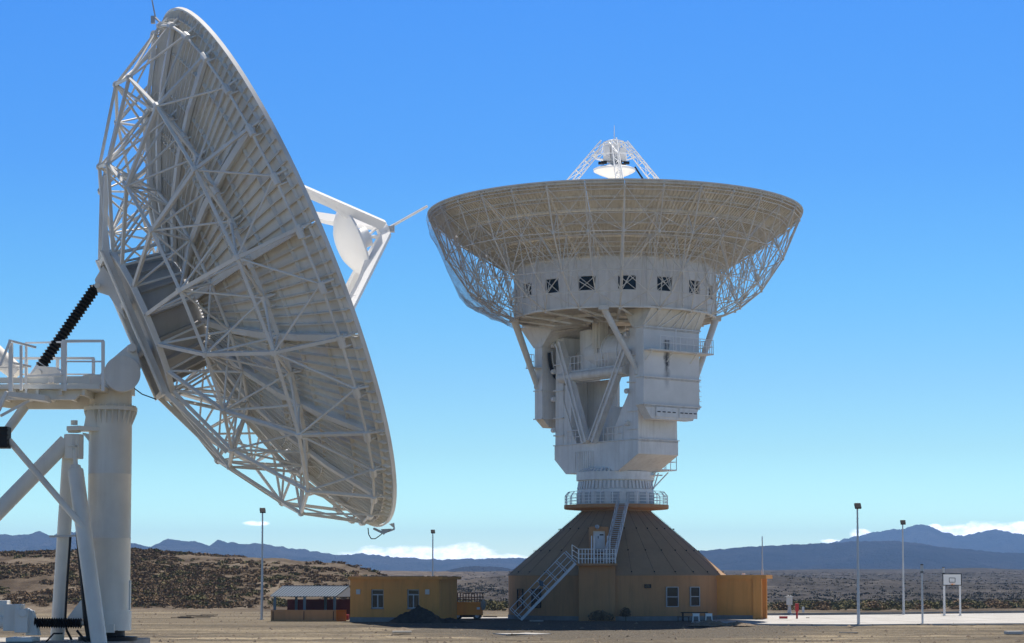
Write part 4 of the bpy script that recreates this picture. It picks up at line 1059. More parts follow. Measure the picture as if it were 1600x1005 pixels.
for px in (429.5, 463, 476, 508.5, 523): 
    Y = 178.2 if px in (429.5, 476, 523) else 184
    MB().box((rx(px, Y), Y, zs0 / 2), (.22, .22, zs0)).build('post', 'bluepost', SH)
zw = zy(953.2, 177.5); x1 = rx(525, 177.5)
MB().box(((rx(423, 177.5) + x1) / 2, 177.8, zw / 2 - .1), (x1 - rx(423, 177.5), .3, zw + .2)).build('half_wall', 'tan', SH)
m_ = MB(); q0, q1 = Vector((x1 + .005, 177.65, 0)), Vector((rx(540.5, 179), 179.6, 0)); m_.prism([q0, q1, q1 + Vector((-.1, .25, 0)), q0 + Vector((-.0, .3, 0))], (0, 0, zw)); m_.build('half_wall', 'orange', SH)
for px in (426.8, 475, 521): MB().box((rx(px, 177.6), 177.63, .5), (.06, .05, .75)).build('drain_pipe', 'dark', SH)
x0_, x1_ = rx(449, 186), rx(548, 186)
m_ = MB(); m_.box(((x0_ + x1_) / 2, 186, (zy(936.5, 186)) / 2), (x1_ - x0_, .08, zy(936.5, 186))); m_.build('back_board', 'maroon', SH)
m_ = MB(); m_.box((rx(496, 181), 181, .75), (3.2, .8, .06)); [m_.box((rx(496, 181) + s, 181, .36), (.08, .6, .72)) for s in (-1.4, 1.4)]; o = m_.build('picnic_table', 'wood', loc=(rx(496, 181), 181, 0)); tag(o, 'dark wooden table under the open shelter roof', 'table')
m_ = MB(); c = gp(538.5, 969); m_.lathe(c, [(0, 0), (.36, 0), (.42, .16), (.38, .2), (.42, .26), (.42, .48), (.36, .5), (0, .5)], 24); o = m_.build('red_tub', 'red', loc=tuple(c), smooth=True); tag(o, 'round red tub on the ground between the shelter and the yellow building', 'tub')

# ================================================================== ORANGE TRAILER
TX0, TX1 = at(706, 950, 186).x, at(754.5, 950, 186).x; TY = 186.0
TR = thing('farm_trailer', 'orange two axle trailer with rusty cage sides parked beside the yellow building', 'trailer', ((TX0 + TX1) / 2, TY, 0))
zA, zB, zC = zy(961, TY), zy(940.5, TY), zy(926.5, TY)
m_ = MB(); m_.box(((TX0 + TX1) / 2, TY, (zA + zB) / 2), (TX1 - TX0, 2.0, zB - zA)); body = m_.build('body', 'orange', TR, bevel=.02)
m_ = MB()
for z in (zA + .1, (zA + zB) / 2, zB - .1): m_.box(((TX0 + TX1) / 2, TY - 1.03, z), (TX1 - TX0 + .02, .06, .07))
for f in (.02, .42, .98): m_.box((TX0 + (TX1 - TX0) * f, TY - 1.035, (zA + zB) / 2), (.09, .07, zB - zA))
m_.box((TX0 + (TX1 - TX0) * .75, TY - 1.08, zB - .16), (.7, .05, .08)); m_.build('side_ribs', 'orange', body)
MB().box((TX0 + (TX1 - TX0) * .86, TY - 1.07, (zA + zB) / 2 + .02), (.28, .03, .2)).build('number_plate', 'pvc', body)
m_ = MB()
for s in (-.95, .95):
    for i in range(12): x = TX0 + (TX1 - TX0) * i / 11; m_.tube((x, TY + s, zB), (x, TY + s, zC), .03, k=5)
    for z in (zC, (zB + zC) / 2, zB + .2): m_.tube((TX0, TY + s, z), (TX1, TY + s, z), .03, k=5)
for y in (-.5, 0, .5): m_.tube((TX1, TY + y, zB), (TX1, TY + y, zC), .03, k=5)
m_.tube((TX1, TY - .95, zC), (TX1, TY + .95, zC), .03, k=5); m_.build('cage', 'rust', TR)
for f in (.2, .82):
    for s in (-.85, .85):
        x = TX0 + (TX1 - TX0) * f; wh = MB().lathe((x, TY + s, .38), [(.2, -.11), (.36, -.11), (.39, -.06), (.39, .06), (.36, .11), (.2, .11)], 24, ((1, 0, 0), (0, 0, 1), (0, 1, 0))).build('wheel', 'rubber', TR, smooth=True)
        MB().lathe((x, TY + s, .38), [(0, -.06), (.2, -.1), (.2, .1), (0, .06)], 20, ((1, 0, 0), (0, 0, 1), (0, 1, 0))).build('rim', 'steel', wh)
MB().box(((TX0 + TX1) / 2, TY, zA - .12), (TX1 - TX0 - .2, .8, .2)).beam((TX1, TY, zA - .15), (TX1 + 1.3, TY, .25), .1, .1).build('chassis', 'dark', TR)
m_ = MB(); c = Vector((TX1 + .0, TY - .9, zB)); m_.lathe(c + Vector((.05, -.2, -.75)), [(0, .0), (.14, .06), (.26, .4), (.22, .75), (.08, .98), (0, 1.02)], 12); o = m_.build('feed_sack', 'oldconc', loc=tuple(c), smooth=True); tag(o, 'pale crumpled sack hanging on the corner of the orange trailer', 'sack')

# ================================================================== POLES, COURT, SMALL THINGS
def flood(px, pyb, pyt, label, Y=None, first=None):
    Y = Y or gy(pyb); b_ = at(px, pyb, Y); x = b_.x; zt = at(px, pyt, Y).z
    if first is not None: return None
    return x, Y, zt
def flood_build(x, Y, zt, yaw):
    root = thing('floodlight_pole', 'x', 'floodlight', (x, Y, 0), 'floodlight poles round the site')
    MB().tube((x, Y, -.4), (x, Y, zt - .5), .13, .065, 12).tube((x, Y, 0), (x, Y, .05), .22, k=12).build('pole', 'polesteel', root, smooth=True)
    mt = Matrix.Rotation(yaw, 3, 'Z') @ Matrix.Rotation(R_(55), 3, 'X')
    hd = MB().box((x + .02, Y - .1, zt - .22), (.52, .50, .16), mtx=mt).build('lamp_head', 'dark', root, bevel=.02)
    c = Vector((x + .02, Y - .1, zt - .22)) - mt @ Vector((0, 0, .085))
    MB().box(c, (.42, .40, .02), mtx=mt).build('lamp_glass', 'lamp', hd)
    MB().beam((x, Y, zt - .55), (x, Y, zt - .3), .1, .3).build('lamp_bracket', 'polesteel', root)
    return root
fl = [(1341.5, 976, 786.5, 'tall grey floodlight pole at the near edge of the pale paved court', None, .1), (1412, 961, 813, 'slim grey floodlight pole on bare ground behind the paved court', None, .0),
      (409, 968, 794, 'grey floodlight pole on open gravel left of the open shelter', None, .3), (676, 951, 828, 'floodlight pole rising behind the roof of the yellow building', None, .2)]
for (px, pb, pt, lab, Y, yaw) in fl:
    Y = gy(pb); r_ = flood_build(at(px, pb, Y).x, Y, at(px, pt, Y).z, yaw); r_['label'] = lab
def court_lamp(px, pb, pt, lab):
    Y = gy(pb); x = at(px, pb, Y).x; zt = at(px, pt, Y).z
    root = thing('lamp_post', lab, 'lamp post', (x, Y, 0), 'short lamp posts of the court')
    MB().tube((x, Y, -.4), (x, Y, zt - .65), .09, .075, 10).build('post', 'polesteel', root, smooth=True)
    hd = MB().tube((x, Y, zt - .65), (x, Y, zt - .08), .13, .13, 12).build('lamp_shade', 'steel', root, smooth=True)
    MB().tube((x, Y, zt - .08), (x, Y, zt), .15, .1, 12).tube((x, Y, zt - .7), (x, Y, zt - .6), .14, .14, 12).build('lamp_cap', 'dark', hd)
court_lamp(1441.5, 975, 881.5, 'short grey lamp post at the near edge of the paved court')
court_lamp(1475, 961, 886, 'short grey lamp post rising just behind the basketball backboard')
Yb = gy(962.5); bx = lambda px: at(px, 930, Yb).x; bz = lambda py: at(1487, py, Yb).z
BH = thing('basketball_hoop', 'white basketball backboard on two white posts beside the paved court', 'basketball hoop', (bx(1488), Yb, 0))
for px in (1475.5, 1500): MB().tube((bx(px), Yb, 0), (bx(px), Yb, bz(897)), .095, k=10).tube((bx(px), Yb, 0), (bx(px), Yb, .12), .16, k=10).build('post', 'rail', BH, smooth=True)
bdz0, bdz1 = bz(914.5), bz(897)
bd = MB().box((bx(1487.5), Yb - .14, (bdz0 + bdz1) / 2), (1.82, .05, bdz1 - bdz0)).build('backboard', 'board', BH)
m_ = MB(); cx = bx(1487.5); hw = .91; zc3 = (bdz0 + bdz1) / 2
for s in (-1, 1):
    m_.box((cx + s * hw, Yb - .145, zc3), (.07, .07, bdz1 - bdz0 + .07)); m_.box((cx, Yb - .145, zc3 + s * (bdz1 - bdz0) / 2), (1.82 - .07, .07, .07))
    m_.box((cx + s * .29, Yb - .17, zc3 - .05), (.055, .012, .46)); m_.box((cx, Yb - .17, zc3 - .05 + s * .21), (.525, .012, .055))
m_.build('board_markings', 'dark', bd)
m_ = MB(); 
for i in range(20):
    a, b_ = 2 * PI * i / 20, 2 * PI * (i + 1) / 20; c = Vector((cx, Yb - .46, bdz0 + .12)); m_.tube(c + Vector((math.cos(a), math.sin(a), 0)) * .23, c + Vector((math.cos(b_), math.sin(b_), 0)) * .23, .022, k=5)
m_.box((cx, Yb - .2, bdz0 + .1), (.14, .1, .1)); m_.build('rim', 'orange', BH)
# weather screen
c = gp(1233.5, 961); sx_ = lambda py: at(1233, py, c.y).z
WS = thing('weather_screen', 'white louvred instrument screen on a flared white pedestal', 'weather station', tuple(c))
m_ = MB(); m_.lathe(c, [(0, 0), (.38, 0), (.38, .06), (.2, .3), (.13, .9), (.16, sx_(945.5)), (0, sx_(945.5))], 20); m_.build('pedestal', 'white', WS, smooth=True)
zA_, zB_ = sx_(945.5), sx_(933); m_ = MB(); m_.prism([c + Vector((-.28, -.28, zA_)), c + Vector((.28, -.28, zA_)), c + Vector((.28, .28, zA_)), c + Vector((-.28, .28, zA_))], (0, 0, .02)); m_.box(c + Vector((0, 0, (zA_ + zB_) / 2)), (.52, .52, zB_ - zA_))
for i in range(8): m_.box(c + Vector((0, 0, zA_ + .06 + (zB_ - zA_ - .1) * i / 7)), (.6, .6, .035))
m_.build('louvred_box', 'white', WS)
m_ = MB(); m_.box(c + Vector((0, 0, zB_ + .05)), (.78, .78, .07)); m_.tube(c + Vector((-.12, 0, zB_ + .08)), c + Vector((-.12, 0, zB_ + .2)), .05, k=8); m_.tube(c + Vector((.15, 0, zB_ + .08)), c + Vector((.15, 0, zB_ + .16)), .07, k=8); m_.build('roof', 'white', WS)
c = gp(1245.3, 967.5); HY = thing('hydrant_cabinet', 'red fire hose cabinet on a red post on the pavement', 'fire cabinet', tuple(c)); z_ = lambda py: at(1245, py, c.y).z
MB().tube(c, c + Vector((0, 0, z_(954))), .09, k=10).build('post', 'red', HY, smooth=True); MB().box(c + Vector((0, 0, (z_(955.5) + z_(943)) / 2)), (.32, .26, z_(943) - z_(955.5))).build('cabinet', 'red', HY, bevel=.02); MB().box(c + Vector((0, -.14, (z_(955.5) + z_(943)) / 2)), (.24, .02, .5)).build('door', 'red', HY)
c = gp(1224, 967.5); m_ = MB(); m_.box(c + Vector((0, 0, .13)), (.72, .4, .24)); m_.box(c + Vector((0, 0, .265)), (.76, .44, .03)); o = m_.build('red_box', 'red', loc=tuple(c), bevel=.01); tag(o, 'low red box lying on the pavement beside the annex', 'box')
c = gp(1255, 960.5); m_ = MB(); z_ = lambda py: at(1255, py, c.y).z; m_.tube(c, c + Vector((0, 0, .5)), .05, k=8); m_.box(c + Vector((0, 0, z_(952.5))), (.24, .2, .55)); o = m_.build('meter_box', 'pvc', loc=tuple(c)); tag(o, 'small white meter box on a short post right of the red cabinet', 'meter box')
c = gp(1262, 966.5); m_ = MB(); m_.box(c + Vector((0, 0, .06)), (.3, .3, .1)); m_.tube(c + Vector((-.5, 0, .03)), c + Vector((.6, .1, .03)), .03, k=6); o = m_.build('valve_box', 'dark', loc=tuple(c)); tag(o, 'small dark valve and pipe end on the pale pavement', 'valve')
# bench and two white stools by the wall
Yt = 176.5; tx = lambda px: at(px, 960, Yt).x; tz = lambda py: max(0, at(1090, py, Yt).z)
BN = thing('bench_table', 'long dark table set against the shaded ochre wall', 'table', (tx(1085), Yt + .6, 0))
MB().box((tx(1086), Yt + .8, tz(957.5)), (2.3, .8, .08)).build('top', 'dark', BN)
for px in (1068, 1104): MB().box((tx(px), Yt + .8, tz(957.5) / 2), (.1, .7, tz(957.5) - .08)).build('leg', 'dark', BN)
m_ = MB(); m_.box((tx(1068), Yt + .2, .42), (1.1, .4, .06)); [m_.box((tx(1068) + s, Yt + .2, .2), (.06, .35, .40)) for s in (-.45, .45)]; o = m_.build('low_bench', 'wood', loc=(tx(1068), Yt + .2, 0)); tag(o, 'low dark bench left of the white stools by the wall', 'bench')
for px, lab in ((1087, 'white plastic stool standing nearer the low dark bench'), (1107, 'white plastic stool at the end of the dark table nearer the annex')):
    c = Vector((tx(px), Yt - .3, 0)); h = .72; ST_ = thing('stool', lab, 'stool', tuple(c), 'white stools by the wall')
    m_ = MB(); m_.box(c + Vector((0, 0, h - .03)), (.58, .42, .06)); m_.box(c + Vector((0, -.2, h - .15)), (.54, .03, .2)); m_.build('seat', 'board', ST_, bevel=.01)
    for sx2 in (-1, 1):
        for sy in (-1, 1): MB().tube(c + Vector((sx2 * .27, sy * .18, 0)), c + Vector((sx2 * .24, sy * .16, h - .06)), .035, k=6).build('leg', 'board', ST_)
# ================================================================== GROUND, HILLS, MOUNTAINS
def sst(a, b, x):
    t = np.clip((x - a) / (b - a), 0, 1); return t * t * (3 - 2 * t)
_rng = np.random.RandomState(3)
_perm = np.concatenate([_rng.permutation(1024)] * 3); _val = _rng.rand(1024) * 2 - 1
def vn(x, y):
    xi = np.floor(x).astype(int); yi = np.floor(y).astype(int); fx = x - xi; fy = y - yi
    fx = fx * fx * (3 - 2 * fx); fy = fy * fy * (3 - 2 * fy)
    h = lambda a, b: _val[_perm[(_perm[a & 1023] + b) & 1023] & 1023]
    return (h(xi, yi) * (1 - fx) + h(xi + 1, yi) * fx) * (1 - fy) + (h(xi, yi + 1) * (1 - fx) + h(xi + 1, yi + 1) * fx) * fy
def fbm(x, y, o=5):
    s = 0; a = .5
    for i in range(o): s = s + a * vn(x * 2 ** i + 17.3 * i, y * 2 ** i + 9.1 * i); a *= .5
    return s
def ridged(x, y, o=5):
    s = 0; a = .5
    for i in range(o): s = s + a * (1 - np.abs(vn(x * 2 ** i + 5.7 * i, y * 2 ** i + 3.3 * i)) * 2); a *= .5
    return s
def zpx(py, Y): return 3.6 + (YH - py) / F * Y
def height(x, y):
    x = np.asarray(x, float); y = np.asarray(y, float)
    Y = np.maximum(y, 1); px = 800 + F * x / Y; near = sst(195, 230, y)
    z = (.05 * fbm(x * .12, y * .12) + .10 * fbm(x * .55, y * .40, 4) * (1 - sst(164, 170, y)) - .45 * (1 - sst(146, 170, y))) * sst(20, 60, y) * (1 - near) + near * .35 * fbm(x * .03, y * .03)
    # left hill: foot near 238 m, crest near 335 m
    crest_px = np.interp(px, [-900, -200, 0, 150, 300, 400, 440, 500, 545, 575, 600, 625, 640, 690, 3000], [872, 864, 862, 858, 862, 864, 865, 871, 876, 883, 890, 898, 903, 912, 915])
    zc_ = np.maximum(zpx(crest_px + 6.0, 335.0), 0)
    up = sst(232, 335, y + 8 * fbm(x * .02, y * .02)); dn = 1 - .75 * sst(335, 520, y)
    hill = zc_ * np.where(y < 335, up ** .9, dn) * (1 + 0.0 * x)
    rough = sst(240, 270, y) * (1 - sst(500, 900, y)) * np.clip(zc_ / 8, 0, 1)
    hill = hill + rough * (1.1 * fbm(x * .045, y * .045) + .35 * fbm(x * .25, y * .25))
    # plain on the right: gentle steps up to a far rim
    pl = sst(680, 780, px) + sst(3, 0, px) * 0
    rise = np.interp(y, [0, 260, 420, 650, 720, 900, 1500, 1900, 2100, 2600, 20000], [0, 0, -.6, .8, 2.2, .5, 9.0, 13.0, 11, 2, -20])
    ridge1 = 3.2 * np.exp(-((y - 700) / 90) ** 2) * np.clip((1560 - px) / 360, 0, 1) * sst(680, 800, px)
    und = (fbm(x * .006, y * .004) * 2.0) * sst(350, 700, y) + fbm(x * .02, y * .02) * .6 * sst(300, 500, y)
    far = rise + ridge1 + und + 1.8 * np.exp(-((px - 1520) / 55.) ** 2) * np.exp(-((y - 1800) / 200.) ** 2)
    far = np.where(px < 800, far - 3.0 * sst(1300, 1900, y) * sst(1000, 700, px), far)
    farw = sst(250, 420, y)
    base = z + farw * far
    return np.maximum(base, -40) + np.where((px < 700), hill - np.maximum(farw * far, 0) * np.clip(zc_ / 6, 0, 1) * (1 - sst(500, 900, y)), 0)
rs = np.concatenate([np.linspace(3, 100, 14)[:-1], np.linspace(100, 175, 170)[:-1], np.linspace(175, 235, 40)[:-1], np.linspace(235, 345, 90)[:-1], np.geomspace(345, 2600, 130)[:-1], np.geomspace(2600, 24000, 12)])
an_d = np.concatenate([np.linspace(-180, -24, 30)[:-1], np.linspace(-24, 24, 520)[:-1], np.linspace(24, 180, 30)])
RRg, AAg = np.meshgrid(rs, np.radians(an_d), indexing='ij')
# rows follow depth in front of the camera and radius elsewhere
X_ = RRg * np.sin(AAg); Y_ = RRg * np.cos(AAg)
Z_ = np.where(np.cos(AAg) > .5, height(X_, Y_), 0)
def grid_obj(name, X, Y, Z, material, closed=False):
    nr, nc = X.shape; me = bpy.data.meshes.new(name)
    vs = np.stack([X, Y, Z], -1).reshape(-1, 3)
    i, j = np.meshgrid(np.arange(nr - 1), np.arange(nc - 1), indexing='ij'); b_ = (i * nc + j).ravel()
    fs = np.stack([b_, b_ + 1, b_ + nc + 1, b_ + nc], 1)
    me.vertices.add(len(vs)); me.vertices.foreach_set('co', vs.ravel())
    me.loops.add(fs.size); me.loops.foreach_set('vertex_index', fs.ravel().astype(np.int32))
    me.polygons.add(len(fs)); me.polygons.foreach_set('loop_start', np.arange(0, fs.size, 4, dtype=np.int32)); me.polygons.foreach_set('loop_total', np.full(len(fs), 4, np.int32))
    me.update(calc_edges=True); me.validate(); me.polygons.foreach_set('use_smooth', np.ones(len(me.polygons), bool))
    o = bpy.data.objects.new(name, me); C.objects.link(o); me.materials.append(material); return o
# ground material
m, n, l, b = mat('dry ground'); p = pos(n)
sp = n.new('ShaderNodeSeparateXYZ'); l.new(p, sp.inputs[0])
streak = noise_tex(n, l, 1, mapping(n, l, p, (.035, .22, .1)), 7, .6)
fine = noise_tex(n, l, 3.5, p, 8, .75); med = noise_tex(n, l, .35, p, 6, .65)
g1 = ramp(n, l, streak, [(.36, (.095, .08, .062)), (.47, (.155, .130, .096)), (.57, (.225, .187, .132)), (.70, (.40, .33, .23))])
g2 = ramp(n, l, fine, [(.35, (.55, .55, .55)), (.6, (1.12, 1.12, 1.12))])
gravel = mix(n, l, 1.0, g1, g2, 'MULTIPLY')
gravel = mix(n, l, ramp(n, l, med, [(.55, 0.0), (.7, .45)]), gravel, (.155, .14, .115))
scr = noise_tex(n, l, .12, mapping(n, l, p, (1, .6, 1)), 8, .72)
hillc = ramp(n, l, scr, [(.40, (.058, .044, .032)), (.50, (.105, .082, .060)), (.66, (.19, .157, .120))])
sc2 = noise_tex(n, l, .11, mapping(n, l, p, (1, .35, 1)), 9, .8); sc3 = noise_tex(n, l, .012, mapping(n, l, p, (1, .5, 1)), 6, .6)
plainc = ramp(n, l, sc2, [(.40, (.026, .024, .024)), (.5, (.058, .052, .049)), (.57, (.083, .075, .070)), (.68, (.20, .185, .17))])
plainc = mix(n, l, ramp(n, l, sc3, [(.42, 0.0), (.6, .7)]), plainc, (.042, .039, .037))
wv = n.new('ShaderNodeTexWave'); wv.bands_direction = 'Y'; wv.inputs['Scale'].default_value = .22; wv.inputs['Distortion'].default_value = 5.0; wv.inputs['Detail'].default_value = 2; wv.inputs['Detail Scale'].default_value = .25
l.new(mapping(n, l, p, (.10, 1, 1)), wv.inputs['Vector'])
trk = math_(n, l, 'MULTIPLY', ramp(n, l, wv.outputs['Fac'], [(.80, 0.0), (.93, 1.0)]), ramp(n, l, noise_tex(n, l, .06, p, 4), [(.42, 0.0), (.6, .6)]))
gravel = mix(n, l, trk, gravel, (.115, .098, .075))
gravel = mix(n, l, ramp(n, l, noise_tex(n, l, 9, p, 4, .8), [(.60, 0.0), (.72, .7)]), gravel, (.09, .08, .065))
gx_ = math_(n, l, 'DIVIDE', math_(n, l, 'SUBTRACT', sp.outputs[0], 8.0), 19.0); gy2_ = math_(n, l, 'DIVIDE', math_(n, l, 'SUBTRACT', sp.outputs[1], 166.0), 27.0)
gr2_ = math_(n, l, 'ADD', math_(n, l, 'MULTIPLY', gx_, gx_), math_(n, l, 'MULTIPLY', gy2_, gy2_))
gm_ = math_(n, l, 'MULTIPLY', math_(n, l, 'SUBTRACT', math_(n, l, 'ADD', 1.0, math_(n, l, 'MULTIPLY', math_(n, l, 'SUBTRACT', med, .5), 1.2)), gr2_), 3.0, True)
gravel = mix(n, l, gm_, gravel, mix(n, l, 1.0, ramp(n, l, noise_tex(n, l, 6, p, 6, .8), [(.35, (.05, .045, .038)), (.55, (.125, .108, .085)), (.68, (.28, .245, .195))]), (1, 1, 1), 'MULTIPLY'))   # grey crushed stone round the base, some of the shade put into its tone
f1 = math_(n, l, 'MULTIPLY', math_(n, l, 'SUBTRACT', math_(n, l, 'ADD', sp.outputs[1], math_(n, l, 'MULTIPLY', med, 14)), 238), .12, True)
f2 = math_(n, l, 'MULTIPLY', math_(n, l, 'SUBTRACT', sp.outputs[1], 290), .01, True)
# hill soil only on the raised ground
f3 = math_(n, l, 'MULTIPLY', math_(n, l, 'SUBTRACT', math_(n, l, 'MULTIPLY', sp.outputs[0], -1), 0), .02, True)
scrubland = mix(n, l, f2, hillc, mix(n, l, f3, plainc, hillc))
gc = mix(n, l, f1, gravel, scrubland)
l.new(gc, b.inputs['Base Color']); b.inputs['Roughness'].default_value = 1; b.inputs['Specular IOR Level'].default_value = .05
bump(n, l, b, fine, .9, .12); M['ground'] = m
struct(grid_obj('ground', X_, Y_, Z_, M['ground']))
# mountains
def mountain(name, prof, Yc, col1, col2, pxr, depth=1800, gully=1.0, seed=0):
    m, n, l, b = mat(name + ' rock'); p = pos(n)
    f = noise_tex(n, l, .004, mapping(n, l, p, (1, 1, .4)), 10, .7); g = noise_tex(n, l, .0011, p, 6, .6)
    c = mix(n, l, ramp(n, l, g, [(.4, 0.0), (.65, .8)]), ramp(n, l, f, [(.35, col1), (.65, col2)]), tuple(x * .7 for x in col1))
    c = mix(n, l, ramp(n, l, noise_tex(n, l, .006, mapping(n, l, p, (.5, 1, 2)), 8, .75), [(.64, 0.0), (.78, .5)]), c, (.30, .27, .23))
    l.new(c, b.inputs['Base Color']); b.inputs['Roughness'].default_value = 1; b.inputs['Specular IOR Level'].default_value = 0
    bump(n, l, b, noise_tex(n, l, .007, mapping(n, l, p, (1, .6, .6)), 9, .72), 1.0, 220)
    nc = 900; pxs = np.linspace(*pxr, nc); nr1, nr2 = 70, 8
    t = np.concatenate([np.linspace(0, 1, nr1), 1 + np.linspace(0, 1, nr2 + 1)[1:]])
    py = np.interp(pxs, [q[0] for q in prof], [q[1] for q in prof]) + (fbm(pxs * .05 + seed, pxs * 0 + 3) * 1.8 + fbm(pxs * .14 + seed, pxs * 0 + 8, 5) * 2.2) * gully
    T, PX = np.meshgrid(t, pxs, indexing='ij'); Yg = Yc - depth + depth * T
    Xg = (PX - 800) / F * Yc * (Yg / Yc) ** .35
    top = zpx(py, Yc)[None, :]; zb = -60
    sh = np.where(T <= 1, np.clip(T, 0, 1) ** 1.45, 1 - .5 * (T - 1))
    rn = ridged(Xg * .0042 + seed, Yg * .0020 + seed, 6); rn2 = fbm(Xg * .0014 + seed * 2, Yg * .0010, 5)
    amp = np.sin(np.clip(T, 0, 1) * PI) ** .8 * gully * 1.5
    Zg = zb + (top - zb) * np.clip(sh + amp * (.22 * (rn - .35) + .25 * rn2), 0, .985 + .015 * T)
    o = struct(grid_obj('mountain', Xg, Yg, Zg, m)); return o
ML = [(-900, 845), (-500, 828), (-200, 842), (-60, 834), (0, 836.5), (28, 837), (50, 835), (62, 832), (74, 836.5), (84, 836.5), (97, 828), (130, 834), (170, 842), (205, 848), (235, 855), (262, 841.5), (300, 846), (328, 853), (341, 843.5), (372, 849), (410, 851), (460, 857), (505, 865), (540, 868), (566, 866), (620, 870), (680, 875), (722, 874), (782, 873), (830, 872), (900, 871), (1000, 874), (1100, 882), (1300, 892)]
mountain('left range', ML, 7000, (.045, .038, .038), (.13, .108, .10), (-900, 1300), 2200, 1.0, 3.1)
MR = [(700, 898), (900, 884), (1000, 872), (1090, 861), (1150, 856), (1230, 851.5), (1300, 848), (1340, 845.5), (1400, 846), (1440, 850), (1480, 856), (1540, 862), (1620, 866), (1800, 868), (2400, 880)]
mountain('broad range', MR, 5600, (.040, .034, .034), (.10, .084, .078), (720, 2400), 1800, .7, 7.7)
MP = [(1100, 880), (1250, 862), (1325, 842), (1345, 837), (1372, 831), (1393, 826.5), (1410, 828.5), (1430, 821), (1446, 822), (1470, 830), (1494, 837), (1506, 838), (1535, 830.5), (1556, 826.5), (1580, 832), (1605, 836.5), (1700, 850), (1900, 846), (2300, 870)]
mountain('peak range', MP, 9500, (.045, .038, .039), (.11, .093, .09), (1100, 2300), 2600, 1.2, 12.3)
MC = [(600, 902), (690, 893), (720, 887), (745, 884.5), (765, 885), (800, 889), (850, 894), (950, 902)]
mountain('low hill', MC, 3800, (.042, .035, .032), (.09, .075, .066), (600, 950), 700, .5, 21.0)
# paved court and pavement
def slab(name, poly, z0, z1, material='court'):
    mb = MB(); mb.prism([(x, y, z0) for x, y in poly], (0, 0, z1 - z0)); c = (sum(q[0] for q in poly) / len(poly), sum(q[1] for q in poly) / len(poly), 0)
    return mb.build(name, material, loc=c)
def pp(px, py): q = gp(px, py); return (q.x, q.y)
struct(slab('pavement', [pp(1080, 972.5), pp(1205, 976.5), pp(1345, 977.2), pp(1450, 976), pp(1760, 974), pp(1720, 958), pp(1600, 958.5), pp(1285, 962), pp(1190, 962.5)], -.4, .06))
mb = MB(); tp_ = [gp(x, y) + Vector((0, 0, .07)) for x, y in ((770, 988.5), (836, 985.8), (862, 983), (822, 982), (792, 984))]
mb.prism([q - Vector((0, 0, .3)) for q in tp_], (0, 0, .3)); struct(mb.build('pavement', 'court', loc=tuple(tp_[0])))
struct(slab('path', [pp(720, 967.5), pp(800, 967), pp(800, 964.8), pp(720, 965)], -.3, .045))
k_ = MB(); a, b_ = gp(1200, 961.5), gp(1420, 959.5); k_.beam(a + Vector((0, .4, .08)), b_ + Vector((0, .6, .08)), .2, .3); k_.beam(b_ + Vector((0, .6, .08)), gp(1640, 956.8) + Vector((0, .6, .08)), .2, .3); struct(k_.build('kerb', 'oldconc', loc=tuple(a)))
struct(slab('bounce_slab', [(-60, 18), (45, 18), (45, 104), (-60, 104)], -.9, -.36))  # unseen pale slab, added to bounce light up under the tilted dish
# soil heaps
def heap(name, c, rx_, ry, h, material, label, cat, seed):
    mb = MB(); nr, na = 26, 96; vs = []
    for i in range(nr + 1):
        for j in range(na):
            t = i / nr; a = 2 * PI * j / na; k2 = 1 + .22 * noise.noise((math.cos(a) * 1.5 + seed, math.sin(a) * 1.5, seed))
            x, y = t * rx_ * math.cos(a) * k2, t * ry * math.sin(a) * k2
            z = h * max(0, (1 - t) ** .95) * (1 + .25 * noise.noise((x * .9 + seed, y * .9, 2))) + min(h, .5) * (.32 * noise.noise((x * 2.2, y * 2.2, seed)) + .22 * noise.noise((x * 5.5, y * 5.5, seed)) + .14 * noise.noise((x * 13, y * 13, seed))) * (1 - t * .6) - .06 * t
            vs.append((c.x + x, c.y + y, z))
    mb.add(vs, [(i * na + j, i * na + (j + 1) % na, (i + 1) * na + (j + 1) % na, (i + 1) * na + j) for i in range(nr) for j in range(na)])
    o = mb.build(name, material, loc=(c.x, c.y, 0), smooth=False); tag(o, label, cat); return o
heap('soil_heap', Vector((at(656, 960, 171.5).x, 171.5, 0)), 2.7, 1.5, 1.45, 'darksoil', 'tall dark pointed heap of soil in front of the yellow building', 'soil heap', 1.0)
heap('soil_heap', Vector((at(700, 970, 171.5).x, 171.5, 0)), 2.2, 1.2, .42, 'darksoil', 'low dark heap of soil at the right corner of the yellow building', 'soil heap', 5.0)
heap('soil_heap', Vector((at(1112, 975, 164).x, 164, 0)), 1.8, 1.3, .42, 'soil', 'sunlit brown heap of loose soil in front of the white stools', 'soil heap', 9.0)
heap('soil_heap', Vector((at(1150, 975, 164.5).x, 164.5, 0)), 1.9, 1.0, .26, 'soil', 'small flat brown heap of soil in front of the annex', 'soil heap', 13.0)
